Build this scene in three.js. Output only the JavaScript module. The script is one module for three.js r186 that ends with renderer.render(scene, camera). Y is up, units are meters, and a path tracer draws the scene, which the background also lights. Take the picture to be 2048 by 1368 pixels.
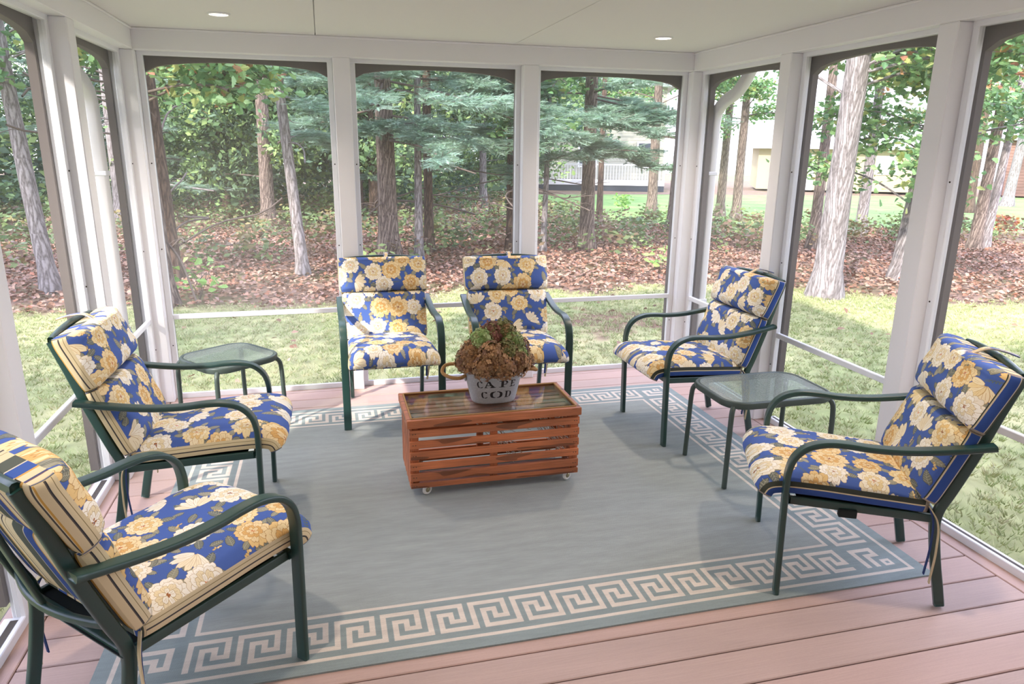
import * as THREE from 'three';
import { mergeGeometries, mergeVertices } from 'three/addons/utils/BufferGeometryUtils.js';
import { ConvexGeometry } from 'three/addons/geometries/ConvexGeometry.js';
import { ImprovedNoise } from 'three/addons/math/ImprovedNoise.js';
import { RectAreaLightUniformsLib } from 'three/addons/lights/RectAreaLightUniformsLib.js';

RectAreaLightUniformsLib.init();
const renderer = new THREE.WebGLRenderer({ antialias: true });
renderer.toneMapping = THREE.LinearToneMapping;
renderer.toneMappingExposure = 5.2;
renderer.shadowMap.enabled = true;
const scene = new THREE.Scene();

// ---------- camera ----------
const FOCAL = 1436.2, CAM = new THREE.Vector3(0.9785, 1.5781, 4.6182);
const camera = new THREE.PerspectiveCamera(50.932, 2048 / 1368, 0.05, 400);
camera.position.copy(CAM);
camera.rotation.set(-0.2681, -0.2535, 0.0117, 'YXZ');
camera.updateMatrixWorld(true);
scene.add(camera);

// ---------- sky ----------
{
  const W = 64, H = 32, d = new Float32Array(W * H * 4);
  for (let j = 0; j < H; j++) for (let i = 0; i < W; i++) {
    const e = Math.max(0, Math.sin(((j + .5) / H - .5) * Math.PI)), k = (j * W + i) * 4, t = Math.pow(e, .6);
    d[k] = 1.06 * (1 - t) + .78 * t; d[k + 1] = 1.04 * (1 - t) + .84 * t; d[k + 2] = 1.2 * (1 - t) + 1.22 * t; d[k + 3] = 1;
  }
  const sky = new THREE.DataTexture(d, W, H, THREE.RGBAFormat, THREE.FloatType);
  sky.mapping = THREE.EquirectangularReflectionMapping; sky.magFilter = THREE.LinearFilter; sky.minFilter = THREE.LinearFilter;
  sky.wrapS = THREE.RepeatWrapping; sky.needsUpdate = true;
  scene.background = sky; scene.environment = sky;
}
// ---------- sun: hazy, from the front left, over the woods ----------
const sun = new THREE.DirectionalLight(new THREE.Color(1, .9, .82), 1.9);
sun.position.set(-14, 13, 12); sun.target.position.set(0, 0, -2);
sun.castShadow = true; sun.shadow.radius = 5; sun.shadow.mapSize.set(4096, 4096);
Object.assign(sun.shadow.camera, { left: -40, right: 40, top: 40, bottom: -40, near: 1, far: 120 });
scene.add(sun, sun.target);

// ---------- helpers ----------
let seedState = 20240;
function reseed(n) { seedState = n; }
function rnd() { seedState = (seedState + 0x6d2b79f5) | 0; let t = Math.imul(seedState ^ (seedState >>> 15), 1 | seedState); t = (t + Math.imul(t ^ (t >>> 7), 61 | t)) ^ t; return ((t ^ (t >>> 14)) >>> 0) / 4294967296; }
const rr = (a, b) => a + (b - a) * rnd();
const perlin = new ImprovedNoise();
const nz = (x, y, z = 0) => perlin.noise(x, y, z);
const V = (x, y, z) => new THREE.Vector3(x, y, z);
const used = new Map();
function numbered(n) { const k = used.get(n) ?? 0; used.set(n, k + 1); return k ? n + '_' + String(k).padStart(3, '0') : n; }
function shade(o) { o.traverse((m) => { if (m.isMesh) { m.castShadow = true; m.receiveShadow = true; } }); return o; }
function tag(o, label, category, group, kind) { if (label) o.userData.label = label; if (category) o.userData.category = category; if (group) o.userData.group = group; if (kind) o.userData.kind = kind; return o; }
function thing(name, label, category, group) { const g = new THREE.Group(); g.name = numbered(name); scene.add(g); return tag(g, label, category, group); }
function part(name, geo, mat, parent, label) { const m = new THREE.Mesh(geo, mat); m.name = name; m.castShadow = m.receiveShadow = true; parent.add(m); if (label) m.userData.label = label; return m; }
function solo(name, geo, mat, label, category, group, kind) { const m = new THREE.Mesh(geo, mat); m.name = numbered(name); m.castShadow = m.receiveShadow = true; scene.add(m); return tag(m, label, category, group, kind); }
function struct(name, geo, mat) { const m = new THREE.Mesh(geo, mat); m.name = name; m.castShadow = m.receiveShadow = true; m.userData.kind = 'structure'; scene.add(m); return m; }
function structGroup(name) { const g = new THREE.Group(); g.name = name; g.userData.kind = 'structure'; scene.add(g); return g; }

// box-projected uv in metres on a flat-shaded geometry
function boxUV(g, off = [0, 0], along) {
  if (g.index) g = g.toNonIndexed();
  g.computeVertexNormals();
  const p = g.attributes.position, n = g.attributes.normal, uv = new Float32Array(p.count * 2);
  for (let i = 0; i < p.count; i++) {
    const ax = Math.abs(n.getX(i)), ay = Math.abs(n.getY(i)), az = Math.abs(n.getZ(i)), x = p.getX(i), y = p.getY(i), z = p.getZ(i);
    let u, v; if (ay >= ax && ay >= az) { u = x; v = z; } else if (ax >= az) { u = z; v = y; } else { u = x; v = y; }
    if (along === 'z' && ay >= ax && ay >= az) { u = z; v = x; }
    if (along === 'y') { const t = u; u = v; v = t; }
    uv[2 * i] = u + off[0]; uv[2 * i + 1] = v + off[1];
  }
  g.setAttribute('uv', new THREE.BufferAttribute(uv, 2)); return g;
}
// chamfered box: 24 corners, 44 triangles
function cbox(w, h, d, c = .003, x = 0, y = 0, z = 0) {
  const pts = [];
  for (const sx of [-1, 1]) for (const sy of [-1, 1]) for (const sz of [-1, 1]) {
    const X = sx * w / 2, Y = sy * h / 2, Z = sz * d / 2;
    pts.push(V(X - sx * c, Y - sy * c, Z), V(X - sx * c, Y, Z - sz * c), V(X, Y - sy * c, Z - sz * c));
  }
  const g = new ConvexGeometry(pts); g.translate(x, y, z); return boxUV(g);
}
const bx = (x0, x1, y0, y1, z0, z1, c = .003) => cbox(x1 - x0, y1 - y0, z1 - z0, c, (x0 + x1) / 2, (y0 + y1) / 2, (z0 + z1) / 2);
const plain = (g) => { const q = g.index ? g.toNonIndexed() : g; for (const k of Object.keys(q.attributes)) if (!['position', 'normal', 'uv'].includes(k)) q.deleteAttribute(k); return q; };
const join = (list) => mergeGeometries(list.map(plain));
// section swept along a path; frame: side vector fixed by `side(i)`
function sweep(path, section, sideOf, closed = false, uvScale = 1) {
  const n = path.length, m = section.length, pos = [], uv = [], idx = []; let len = 0;
  for (let i = 0; i < n; i++) {
    const a = path[closed ? (i - 1 + n) % n : Math.max(0, i - 1)], b = path[closed ? (i + 1) % n : Math.min(n - 1, i + 1)];
    const t = b.clone().sub(a).normalize(), s = sideOf(i, t).clone(); s.addScaledVector(t, -s.dot(t)).normalize();
    const nn = t.clone().cross(s).normalize();
    if (i) len += path[i].distanceTo(path[i - 1]);
    for (let j = 0; j <= m; j++) { const q = section[j % m], v = path[i].clone().addScaledVector(s, q[0]).addScaledVector(nn, q[1]); pos.push(v.x, v.y, v.z); uv.push(len * uvScale, j / m); }
  }
  const R = m + 1;
  for (let i = 0; i < (closed ? n : n - 1); i++) for (let j = 0; j < m; j++) { const a = i * R + j, b = ((i + 1) % n) * R + j; idx.push(a, b, a + 1, a + 1, b, b + 1); }
  if (!closed) for (const [row, flip] of [[0, 0], [n - 1, 1]]) {
    const c = pos.length / 3; pos.push(path[row].x, path[row].y, path[row].z); uv.push(0, 0);
    for (let j = 0; j < m; j++) { const a = row * R + j, b = row * R + j + 1; flip ? idx.push(c, a, b) : idx.push(c, b, a); }
  }
  const g = new THREE.BufferGeometry();
  g.setAttribute('position', new THREE.Float32BufferAttribute(pos, 3)); g.setAttribute('uv', new THREE.Float32BufferAttribute(uv, 2)); g.setIndex(idx); g.computeVertexNormals(); return g;
}
const rectSection = (w, t, r = .3) => { const a = w / 2, b = t / 2, c = Math.min(a, b) * r; return [[a - c, -b], [a, -b + c], [a, b - c], [a - c, b], [-a + c, b], [-a, b - c], [-a, -b + c], [-a + c, -b]]; };
const ring = (r, n = 10) => Array.from({ length: n }, (_, i) => [Math.cos(i / n * 6.28318) * r, Math.sin(i / n * 6.28318) * r]);
function smooth(pts, n) { return new THREE.CatmullRomCurve3(pts, false, 'centripetal').getPoints(n); }
function tube(pts, r, n = 16, k = 8) { return new THREE.TubeGeometry(new THREE.CatmullRomCurve3(pts, false, 'centripetal'), n, r, k, false); }

// pixel of the photograph -> ray, to find where things stand
function pixelRay(u, v) { return V((u - 1024) / FOCAL, -(v - 684) / FOCAL, -1).applyQuaternion(camera.quaternion); }
const groundY = (x, z) => -.3 - .02 * Math.max(0, Math.hypot(x - 1.7, z - 1) - 9);
function onGround(u, v) {
  const d = pixelRay(u, v); let y = -.3, p = null;
  for (let i = 0; i < 12; i++) { p = CAM.clone().addScaledVector(d, (y - CAM.y) / d.y); y = groundY(p.x, p.z); }
  return p;
}

// ---------- textures ----------
function canvas(w, h) { const c = document.createElement('canvas'); c.width = w; c.height = h; return [c, c.getContext('2d')]; }
function ctex(c, sx, sy, color = true) {
  const t = new THREE.CanvasTexture(c); t.wrapS = t.wrapT = THREE.RepeatWrapping; t.repeat.set(1 / sx, 1 / sy);
  if (color) t.colorSpace = THREE.SRGBColorSpace; t.magFilter = THREE.LinearFilter; return t;
}
function noiseTex(size, metres, fn) {
  const d = new Uint8Array(size * size * 4);
  for (let j = 0; j < size; j++) for (let i = 0; i < size; i++) { const c = fn(i / size, j / size), k = (j * size + i) * 4; d[k] = c[0]; d[k + 1] = c[1]; d[k + 2] = c[2]; d[k + 3] = 255; }
  const t = new THREE.DataTexture(d, size, size); t.wrapS = t.wrapT = THREE.RepeatWrapping; t.magFilter = THREE.LinearFilter; t.repeat.set(1 / metres[0], 1 / metres[1]); t.colorSpace = THREE.SRGBColorSpace; t.needsUpdate = true; return t;
}
const tileN = (u, v, f, s = 0) => { const a = u * 6.28318, b = v * 6.28318, R = f / 6.28318; return perlin.noise(Math.cos(a) * R + 7 + s, Math.sin(a) * R + Math.cos(b) * R + 3 + s, Math.sin(b) * R + 11 - s); };
const clamp8 = (x) => Math.max(0, Math.min(255, x));
const mix3 = (a, b, t) => [a[0] + (b[0] - a[0]) * t, a[1] + (b[1] - a[1]) * t, a[2] + (b[2] - a[2]) * t];
const std = (o) => new THREE.MeshStandardMaterial({ roughness: .6, ...o });

const white = std({ color: 0xececee, roughness: .5 });
const whiteMetal = std({ color: 0xe9ebee, roughness: .35 });
const ceilingPaint = std({ color: 0xe2e0de, roughness: .7 });
const taupe = std({ color: 0x6b6461, roughness: .8 });
const soilDark = std({ color: 0x3a342e, roughness: .95 });
// ================= the porch =================
const RW = 3.40, BEAM = 2.062, CEIL = 2.176, DEPTH = 5.35, PW = .0996, RAIL = .53;
const postsBack = [1.1671, 2.3312], postsRight = [1.067, 2.127, 3.19, 4.25], postsLeft = [1.10, 2.17, 3.23, 4.29];

// deck boards: composite planks along x, with a border board down each side
const deckTex = noiseTex(512, [2.4, .5], (u, v) => {
  const g = tileN(u, v * 1, 6) * .5 + tileN(u * 1, v * 8 % 1, 22, 5) * .5, l = 1 + .07 * g + .03 * (rnd() - .5);
  return [clamp8(188 * l), clamp8(162 * l), clamp8(151 * l)];
});
const deckMats = [[1, 1, 1], [1.03, .99, .98], [.96, .97, .98]].map((c) => { const m = std({ map: deckTex, roughness: .62 }); m.color.setRGB(...c); return m; });
{
  const floor = structGroup('floor');
  const J0 = 2.5877, P = .1445, base = bx(-.023 + .001, 3.404, -.026, 0, -P / 2 + .0025, P / 2 - .0025, .003);
  const geos = [0, 1, 2].map((k) => boxUV(base.clone(), [k * .83, k * .17]));
  let k = 0;
  for (let z = J0 - 18 * P - P / 2; z < DEPTH + .1; z += P, k++) { const b = part('board', geos[k % 3], deckMats[(k * 7) % 3], floor); b.position.z = z; }
  const side = boxUV(bx(-.07, .07, -.026, 0, -.15, DEPTH + .1), [0, 0], 'z');
  part('border_board', side, deckMats[1], floor).position.x = -.023 - .073;
  part('border_board', side, deckMats[1], floor).position.x = 3.405 + .073;
  part('subfloor', bx(-.17, 3.57, -.06, -.03, -.16, DEPTH + .1), soilDark, floor);
  part('skirt_board', bx(-.17, 3.57, -.30, -.028, -.19, -.165), taupe, floor);
  part('skirt_board', bx(-.19, -.17, -.30, -.028, -.19, DEPTH + .1), taupe, floor);
  part('skirt_board', bx(3.57, 3.59, -.30, -.028, -.19, DEPTH + .1), taupe, floor);
}

// ceiling panels with narrow seams, and the roof above
{
  const ceiling = structGroup('ceiling'); let a = -.1;
  for (const b of [.978, 2.165, 3.5]) { part('panel', bx(a + .002, b - .002, CEIL, CEIL + .012, -.1, DEPTH + .1, .0015), ceilingPaint, ceiling); a = b; }
  part('deck_above', bx(-.12, 3.52, CEIL + .013, CEIL + .03, -.12, DEPTH + .1), white, ceiling);
  const roof = structGroup('roof'), slate = std({ color: 0x55514d, roughness: .9 });
  part('soffit', bx(-.42, 3.82, CEIL + .04, CEIL + .06, -.42, DEPTH + .1), white, roof);
  part('fascia', bx(-.44, 3.84, CEIL + .02, CEIL + .20, -.44, -.42), white, roof);
  part('fascia', bx(-.44, -.42, CEIL + .02, CEIL + .20, -.42, DEPTH + .1), white, roof);
  part('fascia', bx(3.82, 3.84, CEIL + .02, CEIL + .20, -.42, DEPTH + .1), white, roof);
  const shp = new THREE.Shape([[-.46, CEIL + .2], [3.86, CEIL + .2], [1.7, CEIL + 1.1]].map((p) => new THREE.Vector2(...p)));
  const rg = new THREE.ExtrudeGeometry(shp, { depth: DEPTH + .6, bevelEnabled: false }); rg.translate(0, 0, -.46);
  part('roof_shell', boxUV(rg), slate, roof);
}

const screenMesh = new THREE.MeshStandardMaterial({ color: 0xa4a5a3, roughness: 1, transparent: true, opacity: .24, side: THREE.DoubleSide, depthWrite: false });
const archShape = (w, drop, apex, side) => {   // outer arch casing of one bay, drawn from x=0..w, y=0 at its top
  const s = new THREE.Shape(); s.moveTo(-.06, .12); s.lineTo(w + .06, .12); s.lineTo(w + .06, -1.99); s.lineTo(w - side, -1.99); s.lineTo(w - side, -drop);
  const n = 16; for (let i = 1; i < n; i++) { const t = i / n, u = 1 - 2 * t; s.lineTo(w - side - (w - 2 * side) * t, -drop + (drop - apex) * Math.sqrt(Math.max(0, 1 - Math.pow(Math.abs(u), 2.2)))); }
  s.lineTo(side, -drop); s.lineTo(side, -1.99); s.lineTo(-.06, -1.99); s.closePath(); return s;
};
// one bay between two posts, in its own frame: x along the wall 0..w, y up, z outward is negative
function bay(n, w, mats) {
  const g = structGroup('window_' + n), F = .032;
  const fr = part('screen_frame', join([bx(0, F, .03, BEAM, -.10, -.068), bx(w - F, w, .03, BEAM, -.10, -.068), bx(0, w, BEAM - .022, BEAM + .01, -.10, -.066)]), whiteMetal, g);
  part('sill_track', join([bx(-.0, w, -.002, .034, -.088, -.07), bx(0, w, 0, .014, -.15, -.088)]), whiteMetal, g);
  part('track_groove', bx(F, w - F, .012, .024, -.118, -.088, .001), soilDark, g);
  part('mid_rail', bx(F, w - F, RAIL - .016, RAIL + .014, -.094, -.072), whiteMetal, g);
  part('screen', new THREE.PlaneGeometry(w - 2 * F + .004, BEAM - .04).translate(w / 2, BEAM / 2 + .01, -.084), mats, g);
  const e = new THREE.ExtrudeGeometry(archShape(w, .108, .042, .022), { depth: .035, bevelEnabled: false }); e.translate(0, BEAM, -.16);
  part('arch_casing', boxUV(e), taupe, g);
  for (const y of [.35, .95, 1.45]) for (const x of [.016, w - .016]) part('screw', new THREE.SphereGeometry(.004, 6, 4).translate(x, y, -.067), soilDark, fr);
  return g;
}
const spans = (list, end) => { const o = []; let a = 0; for (const b of list) { o.push([a, b - PW]); a = b; } o.push([a, end]); return o; };
{
  let n = 1;
  for (const [a, b] of spans(postsBack, RW)) bay(n++, b - a, screenMesh).position.x = a;
  for (const [a, b] of spans(postsRight, DEPTH)) { const g = bay(n++, b - a, screenMesh); g.rotation.y = -Math.PI / 2; g.position.set(RW, 0, a); }
  for (const [a, b] of spans(postsLeft, DEPTH)) { const g = bay(n++, b - a, screenMesh); g.rotation.y = Math.PI / 2; g.position.set(0, 0, b); }
}
{
  const post = bx(-PW / 2, PW / 2, 0, BEAM, -.125, 0, .004);
  const wallB = structGroup('wall_back'), wallR = structGroup('wall_right'), wallL = structGroup('wall_left');
  for (const x of postsBack) part('post', post, white, wallB).position.x = x - PW / 2;
  for (const z of postsRight) { const p = part('post', post, white, wallR); p.rotation.y = -Math.PI / 2; p.position.set(RW, 0, z - PW / 2); }
  for (const z of postsLeft) { const p = part('post', post, white, wallL); p.rotation.y = Math.PI / 2; p.position.set(0, 0, z - PW / 2); }
  const corner = bx(-.125, 0, 0, BEAM, -.125, 0, .004);
  part('corner_post', corner, white, wallB);
  part('corner_post', corner, white, wallB).position.x = RW + .125;
  const beam = bx(-.125, RW + .125, BEAM, CEIL + .012, -.125, 0, .003);
  part('beam', beam, white, wallB);
  part('beam', bx(-.125, 0, BEAM, CEIL + .012, 0, DEPTH, .003), white, wallL);
  part('beam', bx(RW, RW + .125, BEAM, CEIL + .012, 0, DEPTH, .003), white, wallR);
  const t1 = structGroup('trim_1'), q = rectSection(.014, .014, .5);
  part('cove', bx(0, RW, CEIL - .012, CEIL, 0, .010), white, t1); part('cove', bx(0, .010, CEIL - .012, CEIL, .01, DEPTH), white, t1); part('cove', bx(RW - .010, RW, CEIL - .012, CEIL, .01, DEPTH), white, t1);
  // the house behind: a solid wall closes the porch on the near side
  struct('wall_front', bx(-3.5, 11.5, -.4, 5.4, DEPTH, DEPTH + .2), std({ color: 0xb9aea0, roughness: .9 }));
}
// downspouts outside the two back corners
for (const [sx, x, word] of [[-1, -.215, 'left'], [1, 3.60, 'right']]) {
  const g = thing('downspout', sx < 0 ? 'white rain downspout with curved elbow beside the hazy screens' : 'white rain downspout with curved elbow at the corner nearest the bright lawn', 'downspout');
  const path = smooth([[.06, .52], [-.10, .50], [-.245, .36], [-.305, .20], [-.375, .11], [-.58, .09], [-1.18, .085], [-2.45, .085]].map(([h, z]) => V(x, CEIL + h, z + (sx > 0 ? -.115 : 0))), 40);
  part('pipe', sweep(path, rectSection(.06, .075, .4), () => V(1, 0, 0)), std({ color: 0xe2e1df, roughness: .45 }), g);
  for (const y of [.5, 1.4]) part('strap', bx(x - .034, x + .034, y - .012, y + .012, .043 - (sx > 0 ? .115 : 0), .126 - (sx > 0 ? .115 : 0)), whiteMetal, g);
}
// recessed ceiling lights
const glowMat = new THREE.MeshStandardMaterial({ color: 0xffffff, emissive: new THREE.Color(1, .86, .74), emissiveIntensity: 1.6 });
for (const [x, z, w] of [[.529, .599, 'above the corner side table'], [2.897, .569, 'above the chair by the right-hand corner post'], [.53, 2.95, 'over the near chair'], [2.89, 2.95, 'over the chair with dark legs']]) {
  const g = thing('ceiling_light', 'small round recessed ceiling light glowing pinkish white ' + w, 'light', 'recessed ceiling lights');
  part('trim_ring', new THREE.TorusGeometry(.048, .006, 8, 28).rotateX(Math.PI / 2).translate(x, CEIL - .002, z), white, g);
  part('lamp_lens', new THREE.CylinderGeometry(.044, .044, .006, 28).translate(x, CEIL - .002, z), glowMat, g);
  const l = new THREE.SpotLight(new THREE.Color(1, .82, .68), .9, 0, 1.1, .8, 2); l.position.set(x, CEIL - .02, z); l.target.position.set(x, 0, z); l.castShadow = true; l.shadow.radius = 2; g.add(l, l.target);
}
// ================= rug =================
{
  const X0 = .215, X1 = 3.172, Z0 = .33, Z1 = 2.675, w = X1 - X0, d = Z1 - Z0, S = 2048 / w, [c, g] = canvas(2048, Math.round(d * S));
  const cw = 2048, ch = c.height, blue = '#8a9694', field = '#959c98', cream = '#d3c8ba';
  g.fillStyle = blue; g.fillRect(0, 0, cw, ch);
  g.fillStyle = field; g.fillRect(.285 * S, .285 * S, cw - .57 * S, ch - .57 * S);
  g.fillStyle = cream;
  const frame = (o, t) => { g.fillRect(o * S, o * S, cw - 2 * o * S, t * S); g.fillRect(o * S, ch - (o + t) * S, cw - 2 * o * S, t * S); g.fillRect(o * S, o * S, t * S, ch - 2 * o * S); g.fillRect(cw - (o + t) * S, o * S, t * S, ch - 2 * o * S); };
  frame(.048, .0155); frame(.270, .0155);
  // one continuous meander line: 8 columns, 7 rows a unit; row 0 on the inner side
  function run(len, units) {     // draws along +x from 0..len in metres, y from 0 (inner) to .147
    const cx = len / units / 8, cy = .147 / 7, R = (c0, c1, r0, r1, k) => g.fillRect((k * 8 + c0) * cx * S, r0 * cy * S, (c1 - c0) * cx * S, (r1 - r0) * cy * S);
    for (let k = 0; k < units; k++) {
      R(0, 1, 0, 7, k); R(0, 7, 0, 1, k); R(6, 7, 0, 5, k); R(4, 7, 4, 5, k); R(4, 5, 2, 5, k); R(2, 5, 2, 3, k); R(2, 3, 2, 7, k); R(2, k === units - 1 ? 7 : 9, 6, 7, k);
    }
  }
  const cornerMotif = () => { const q = .147 / 7 * S; g.fillRect(q, q, q, 6 * q); g.fillRect(q, q, 5 * q, q); g.fillRect(5 * q, q, q, 2 * q); g.fillRect(3 * q, 2.9 * q, 3 * q, q); g.fillRect(3 * q, 2.9 * q, q, 4.1 * q); g.fillRect(5 * q, 5 * q, 2 * q, 2 * q); g.fillStyle = blue; g.fillRect(5.7 * q, 5.7 * q, .7 * q, .7 * q); g.fillStyle = cream; };
  const m = .093, L1 = w - 2 * (m + .165), L2 = d - 2 * (m + .165);
  const side = (cxm, czm, rot, len, n) => {
    g.save(); g.translate(cxm * S, czm * S); g.rotate(rot); g.translate((m + .165) * S, 0); g.translate(0, -(m + .147) * S); run(len, n); g.restore();
    g.save(); g.translate(cxm * S, czm * S); g.rotate(rot); g.translate((m + .165 + len + .012) * S, -(m + .147) * S); cornerMotif(); g.restore();
  };
  side(0, d, 0, L1, 16); side(w, d, -Math.PI / 2, L2, 12); side(w, 0, Math.PI, L1, 16); side(0, 0, Math.PI / 2, L2, 12);
  // woven ribs
  const im = g.getImageData(0, 0, cw, ch), p = im.data;
  for (let y = 0; y < ch; y++) for (let x = 0; x < cw; x++) {
    const k = (y * cw + x) * 4, f = 1 + .055 * Math.sin(x * 1.9) * Math.sin(y * .9) + .06 * (rnd() - .5) + .05 * nz(x * .008, y * .045, 2) + .035 * nz(x * .03, y * .2, 5);
    p[k] = clamp8(p[k] * f); p[k + 1] = clamp8(p[k + 1] * f); p[k + 2] = clamp8(p[k + 2] * f);
  }
  g.putImageData(im, 0, 0);
  const t = ctex(c, 1, 1); t.flipY = false; t.anisotropy = 8;
  const nx = 90, nzs = 70, geo = new THREE.BoxGeometry(w, .006, d, nx, 1, nzs), q = geo.attributes.position, uv = geo.attributes.uv;
  for (let i = 0; i < q.count; i++) {
    const x = q.getX(i), z = q.getZ(i); uv.setXY(i, (x + w / 2) / w, (z + d / 2) / d);
    if (q.getY(i) > 0) q.setY(i, .003 + .0012 * Math.max(0, nz(x * 2.2, z * 2.2, 9)));
    q.setX(i, x + .004 * nz(z * 1.1, x > 0 ? 4 : 8, 1)); q.setZ(i, z + .005 * nz(x * 1.1, z > 0 ? 4 : 8, 3));
  }
  geo.computeVertexNormals(); geo.translate(X0 + w / 2, .0035, Z0 + d / 2);
  solo('area_rug', geo, std({ map: t, roughness: .95 }), 'flat woven grey-blue rug with cream Greek key border on the deck', 'rug');
}
// ================= fabrics =================
const floral = (() => {
  reseed(77);
  const N = 2048, [c, g] = canvas(N, N), S = N / .8;      // .8 m tile
  g.fillStyle = '#4562a8'; g.fillRect(0, 0, N, N);
  const wrap = (x, y, r, f) => { for (const ox of [-N, 0, N]) for (const oy of [-N, 0, N]) if (x + ox > -r && x + ox < N + r && y + oy > -r && y + oy < N + r) { g.save(); g.translate(x + ox, y + oy); f(); g.restore(); } };
  const petal = (r0, r1, wdt, fill, edge, tip) => {
    g.beginPath(); g.moveTo(r0, -wdt * .25); g.bezierCurveTo(r0 + (r1 - r0) * .3, -wdt * .9, r1 * .85, -wdt * .95, r1 * .97, -wdt * .35);
    g.lineTo(r1 * (.90 + .05 * tip), -wdt * .08); g.lineTo(r1 * 1.02, wdt * .2);
    g.bezierCurveTo(r1 * .9, wdt * .95, r0 + (r1 - r0) * .3, wdt * .9, r0, wdt * .25); g.closePath(); g.fillStyle = fill; g.fill(); g.lineWidth = 2.2; g.strokeStyle = edge; g.stroke();
    g.beginPath(); g.moveTo(r0 + (r1 - r0) * .25, 0); g.lineTo(r1 * .8, wdt * .12); g.moveTo(r0 + (r1 - r0) * .35, -wdt * .25); g.lineTo(r1 * .78, -wdt * .35); g.lineWidth = 1.3; g.stroke();
  };
  const pick = (a) => a[Math.floor(rnd() * a.length)];
  const leaf = (L, col, vein) => {
    g.beginPath(); g.moveTo(0, 0); g.bezierCurveTo(L * .25, -L * .38, L * .7, -L * .34, L, 0); g.bezierCurveTo(L * .7, L * .3, L * .25, L * .34, 0, 0); g.fillStyle = col; g.fill(); g.strokeStyle = '#3b4248'; g.lineWidth = 2; g.stroke();
    g.strokeStyle = vein; g.lineWidth = 2.4; g.beginPath(); g.moveTo(0, 0); g.lineTo(L * .95, 0); for (let i = 1; i < 6; i++) { g.moveTo(L * i * .15, 0); g.lineTo(L * (i * .15 + .14), -L * .2); g.moveTo(L * i * .15, 0); g.lineTo(L * (i * .15 + .14), L * .18); } g.stroke();
  };
  const pal = [['#efd9a2', '#e8c684', '#f4e4bb', '#bf9250'], ['#f3e6c4', '#ecd8a4', '#f8f0da', '#c09e66'], ['#e9c888', '#dfb06a', '#f0d9a6', '#b07e44'], ['#f5ecd6', '#eedfb8', '#faf5e6', '#bda474']];
  const rose = (R) => {
    const P = pick(pal);
    for (const [n, a, b, k] of [[9, .35, 1, 0], [8, .22, .78, 2], [7, .12, .56, 1], [5, .03, .36, 2]]) { const t0 = rnd() * 6; for (let i = 0; i < n; i++) { g.save(); g.rotate(t0 + i / n * 6.283 + rr(-.12, .12)); petal(R * a, R * b * rr(.9, 1.06), R * b * rr(.34, .44), k === 0 ? pick([P[0], P[2]]) : P[k], P[3], rnd()); g.restore(); } }
    g.fillStyle = pick(['#c9743f', '#d98a55', '#a86a3a']); for (let i = 0; i < 7; i++) { g.beginPath(); g.arc(rr(-.1, .1) * R, rr(-.1, .1) * R, R * .035, 0, 7); g.fill(); }
  };
  const lily = (R) => { const P = pick(pal); const t0 = rnd() * 6; for (let i = 0; i < 6; i++) { g.save(); g.rotate(t0 + (i - 2.5) * .42); petal(R * .05, R * rr(.9, 1.1), R * .22, pick([P[0], P[2]]), P[3], 1); g.restore(); } };
  const sprig = (L) => { g.strokeStyle = '#5d6b5c'; g.lineWidth = 3; g.beginPath(); g.moveTo(0, 0); g.quadraticCurveTo(L * .5, L * .12, L, 0); g.stroke(); g.fillStyle = '#66735f'; for (let i = 1; i < 9; i++) for (const s of [-1, 1]) { g.save(); g.translate(L * i / 9, L * .04); g.rotate(s * .8); g.beginPath(); g.ellipse(L * .07, 0, L * .08 * (1.1 - i / 12), L * .022, 0, 0, 7); g.fill(); g.restore(); } };
  const spots = [];
  for (let k = 0; k < 4000 && spots.length < 44; k++) { const x = rnd() * N, y = rnd() * N, R = rr(.05, .068) * S; if (spots.every(([a, b, q]) => { const dx = Math.min(Math.abs(a - x), N - Math.abs(a - x)), dy = Math.min(Math.abs(b - y), N - Math.abs(b - y)); return Math.hypot(dx, dy) > (q + R) * .82; })) spots.push([x, y, R]); }
  for (const [x, y, R] of spots) { const n = 4 + Math.floor(rnd() * 3), t0 = rnd() * 6; for (let i = 0; i < n; i++) { const a = t0 + i / n * 6.28 + rr(-.3, .3), L = rr(.6, .95) * R, s = rnd(), colr = pick(['#8e8c76', '#77796a', '#9a9784', '#6a7068']); wrap(x + Math.cos(a) * R * .75, y + Math.sin(a) * R * .75, R * 2, () => { g.rotate(a + .2); s < .16 ? sprig(R * 1.0) : leaf(L, colr, '#b5b29c'); }); } }
  for (const [x, y, R] of spots) { const st = seedState, k = rnd(); const after = seedState; wrap(x, y, R * 1.4, () => { reseed(st + 99); k < .74 ? rose(R) : lily(R * 1.15); }); reseed(after + 5); }
  for (let i = 0; i < 26; i++) { const x = rnd() * N, y = rnd() * N, st = seedState; wrap(x, y, 60, () => { reseed(st + 3); g.rotate(rnd() * 6); for (let j = 0; j < 4; j++) { g.fillStyle = pick(['#e6cf98', '#d8b878', '#8e8c76']); g.beginPath(); g.ellipse(j * 17, rr(-8, 8), 12, 8, rnd() * 3, 0, 7); g.fill(); g.strokeStyle = '#8a6a3a'; g.lineWidth = 1.2; g.stroke(); } }); reseed(st + 17); }
  return ctex(c, .8, .8);
})();
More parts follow.
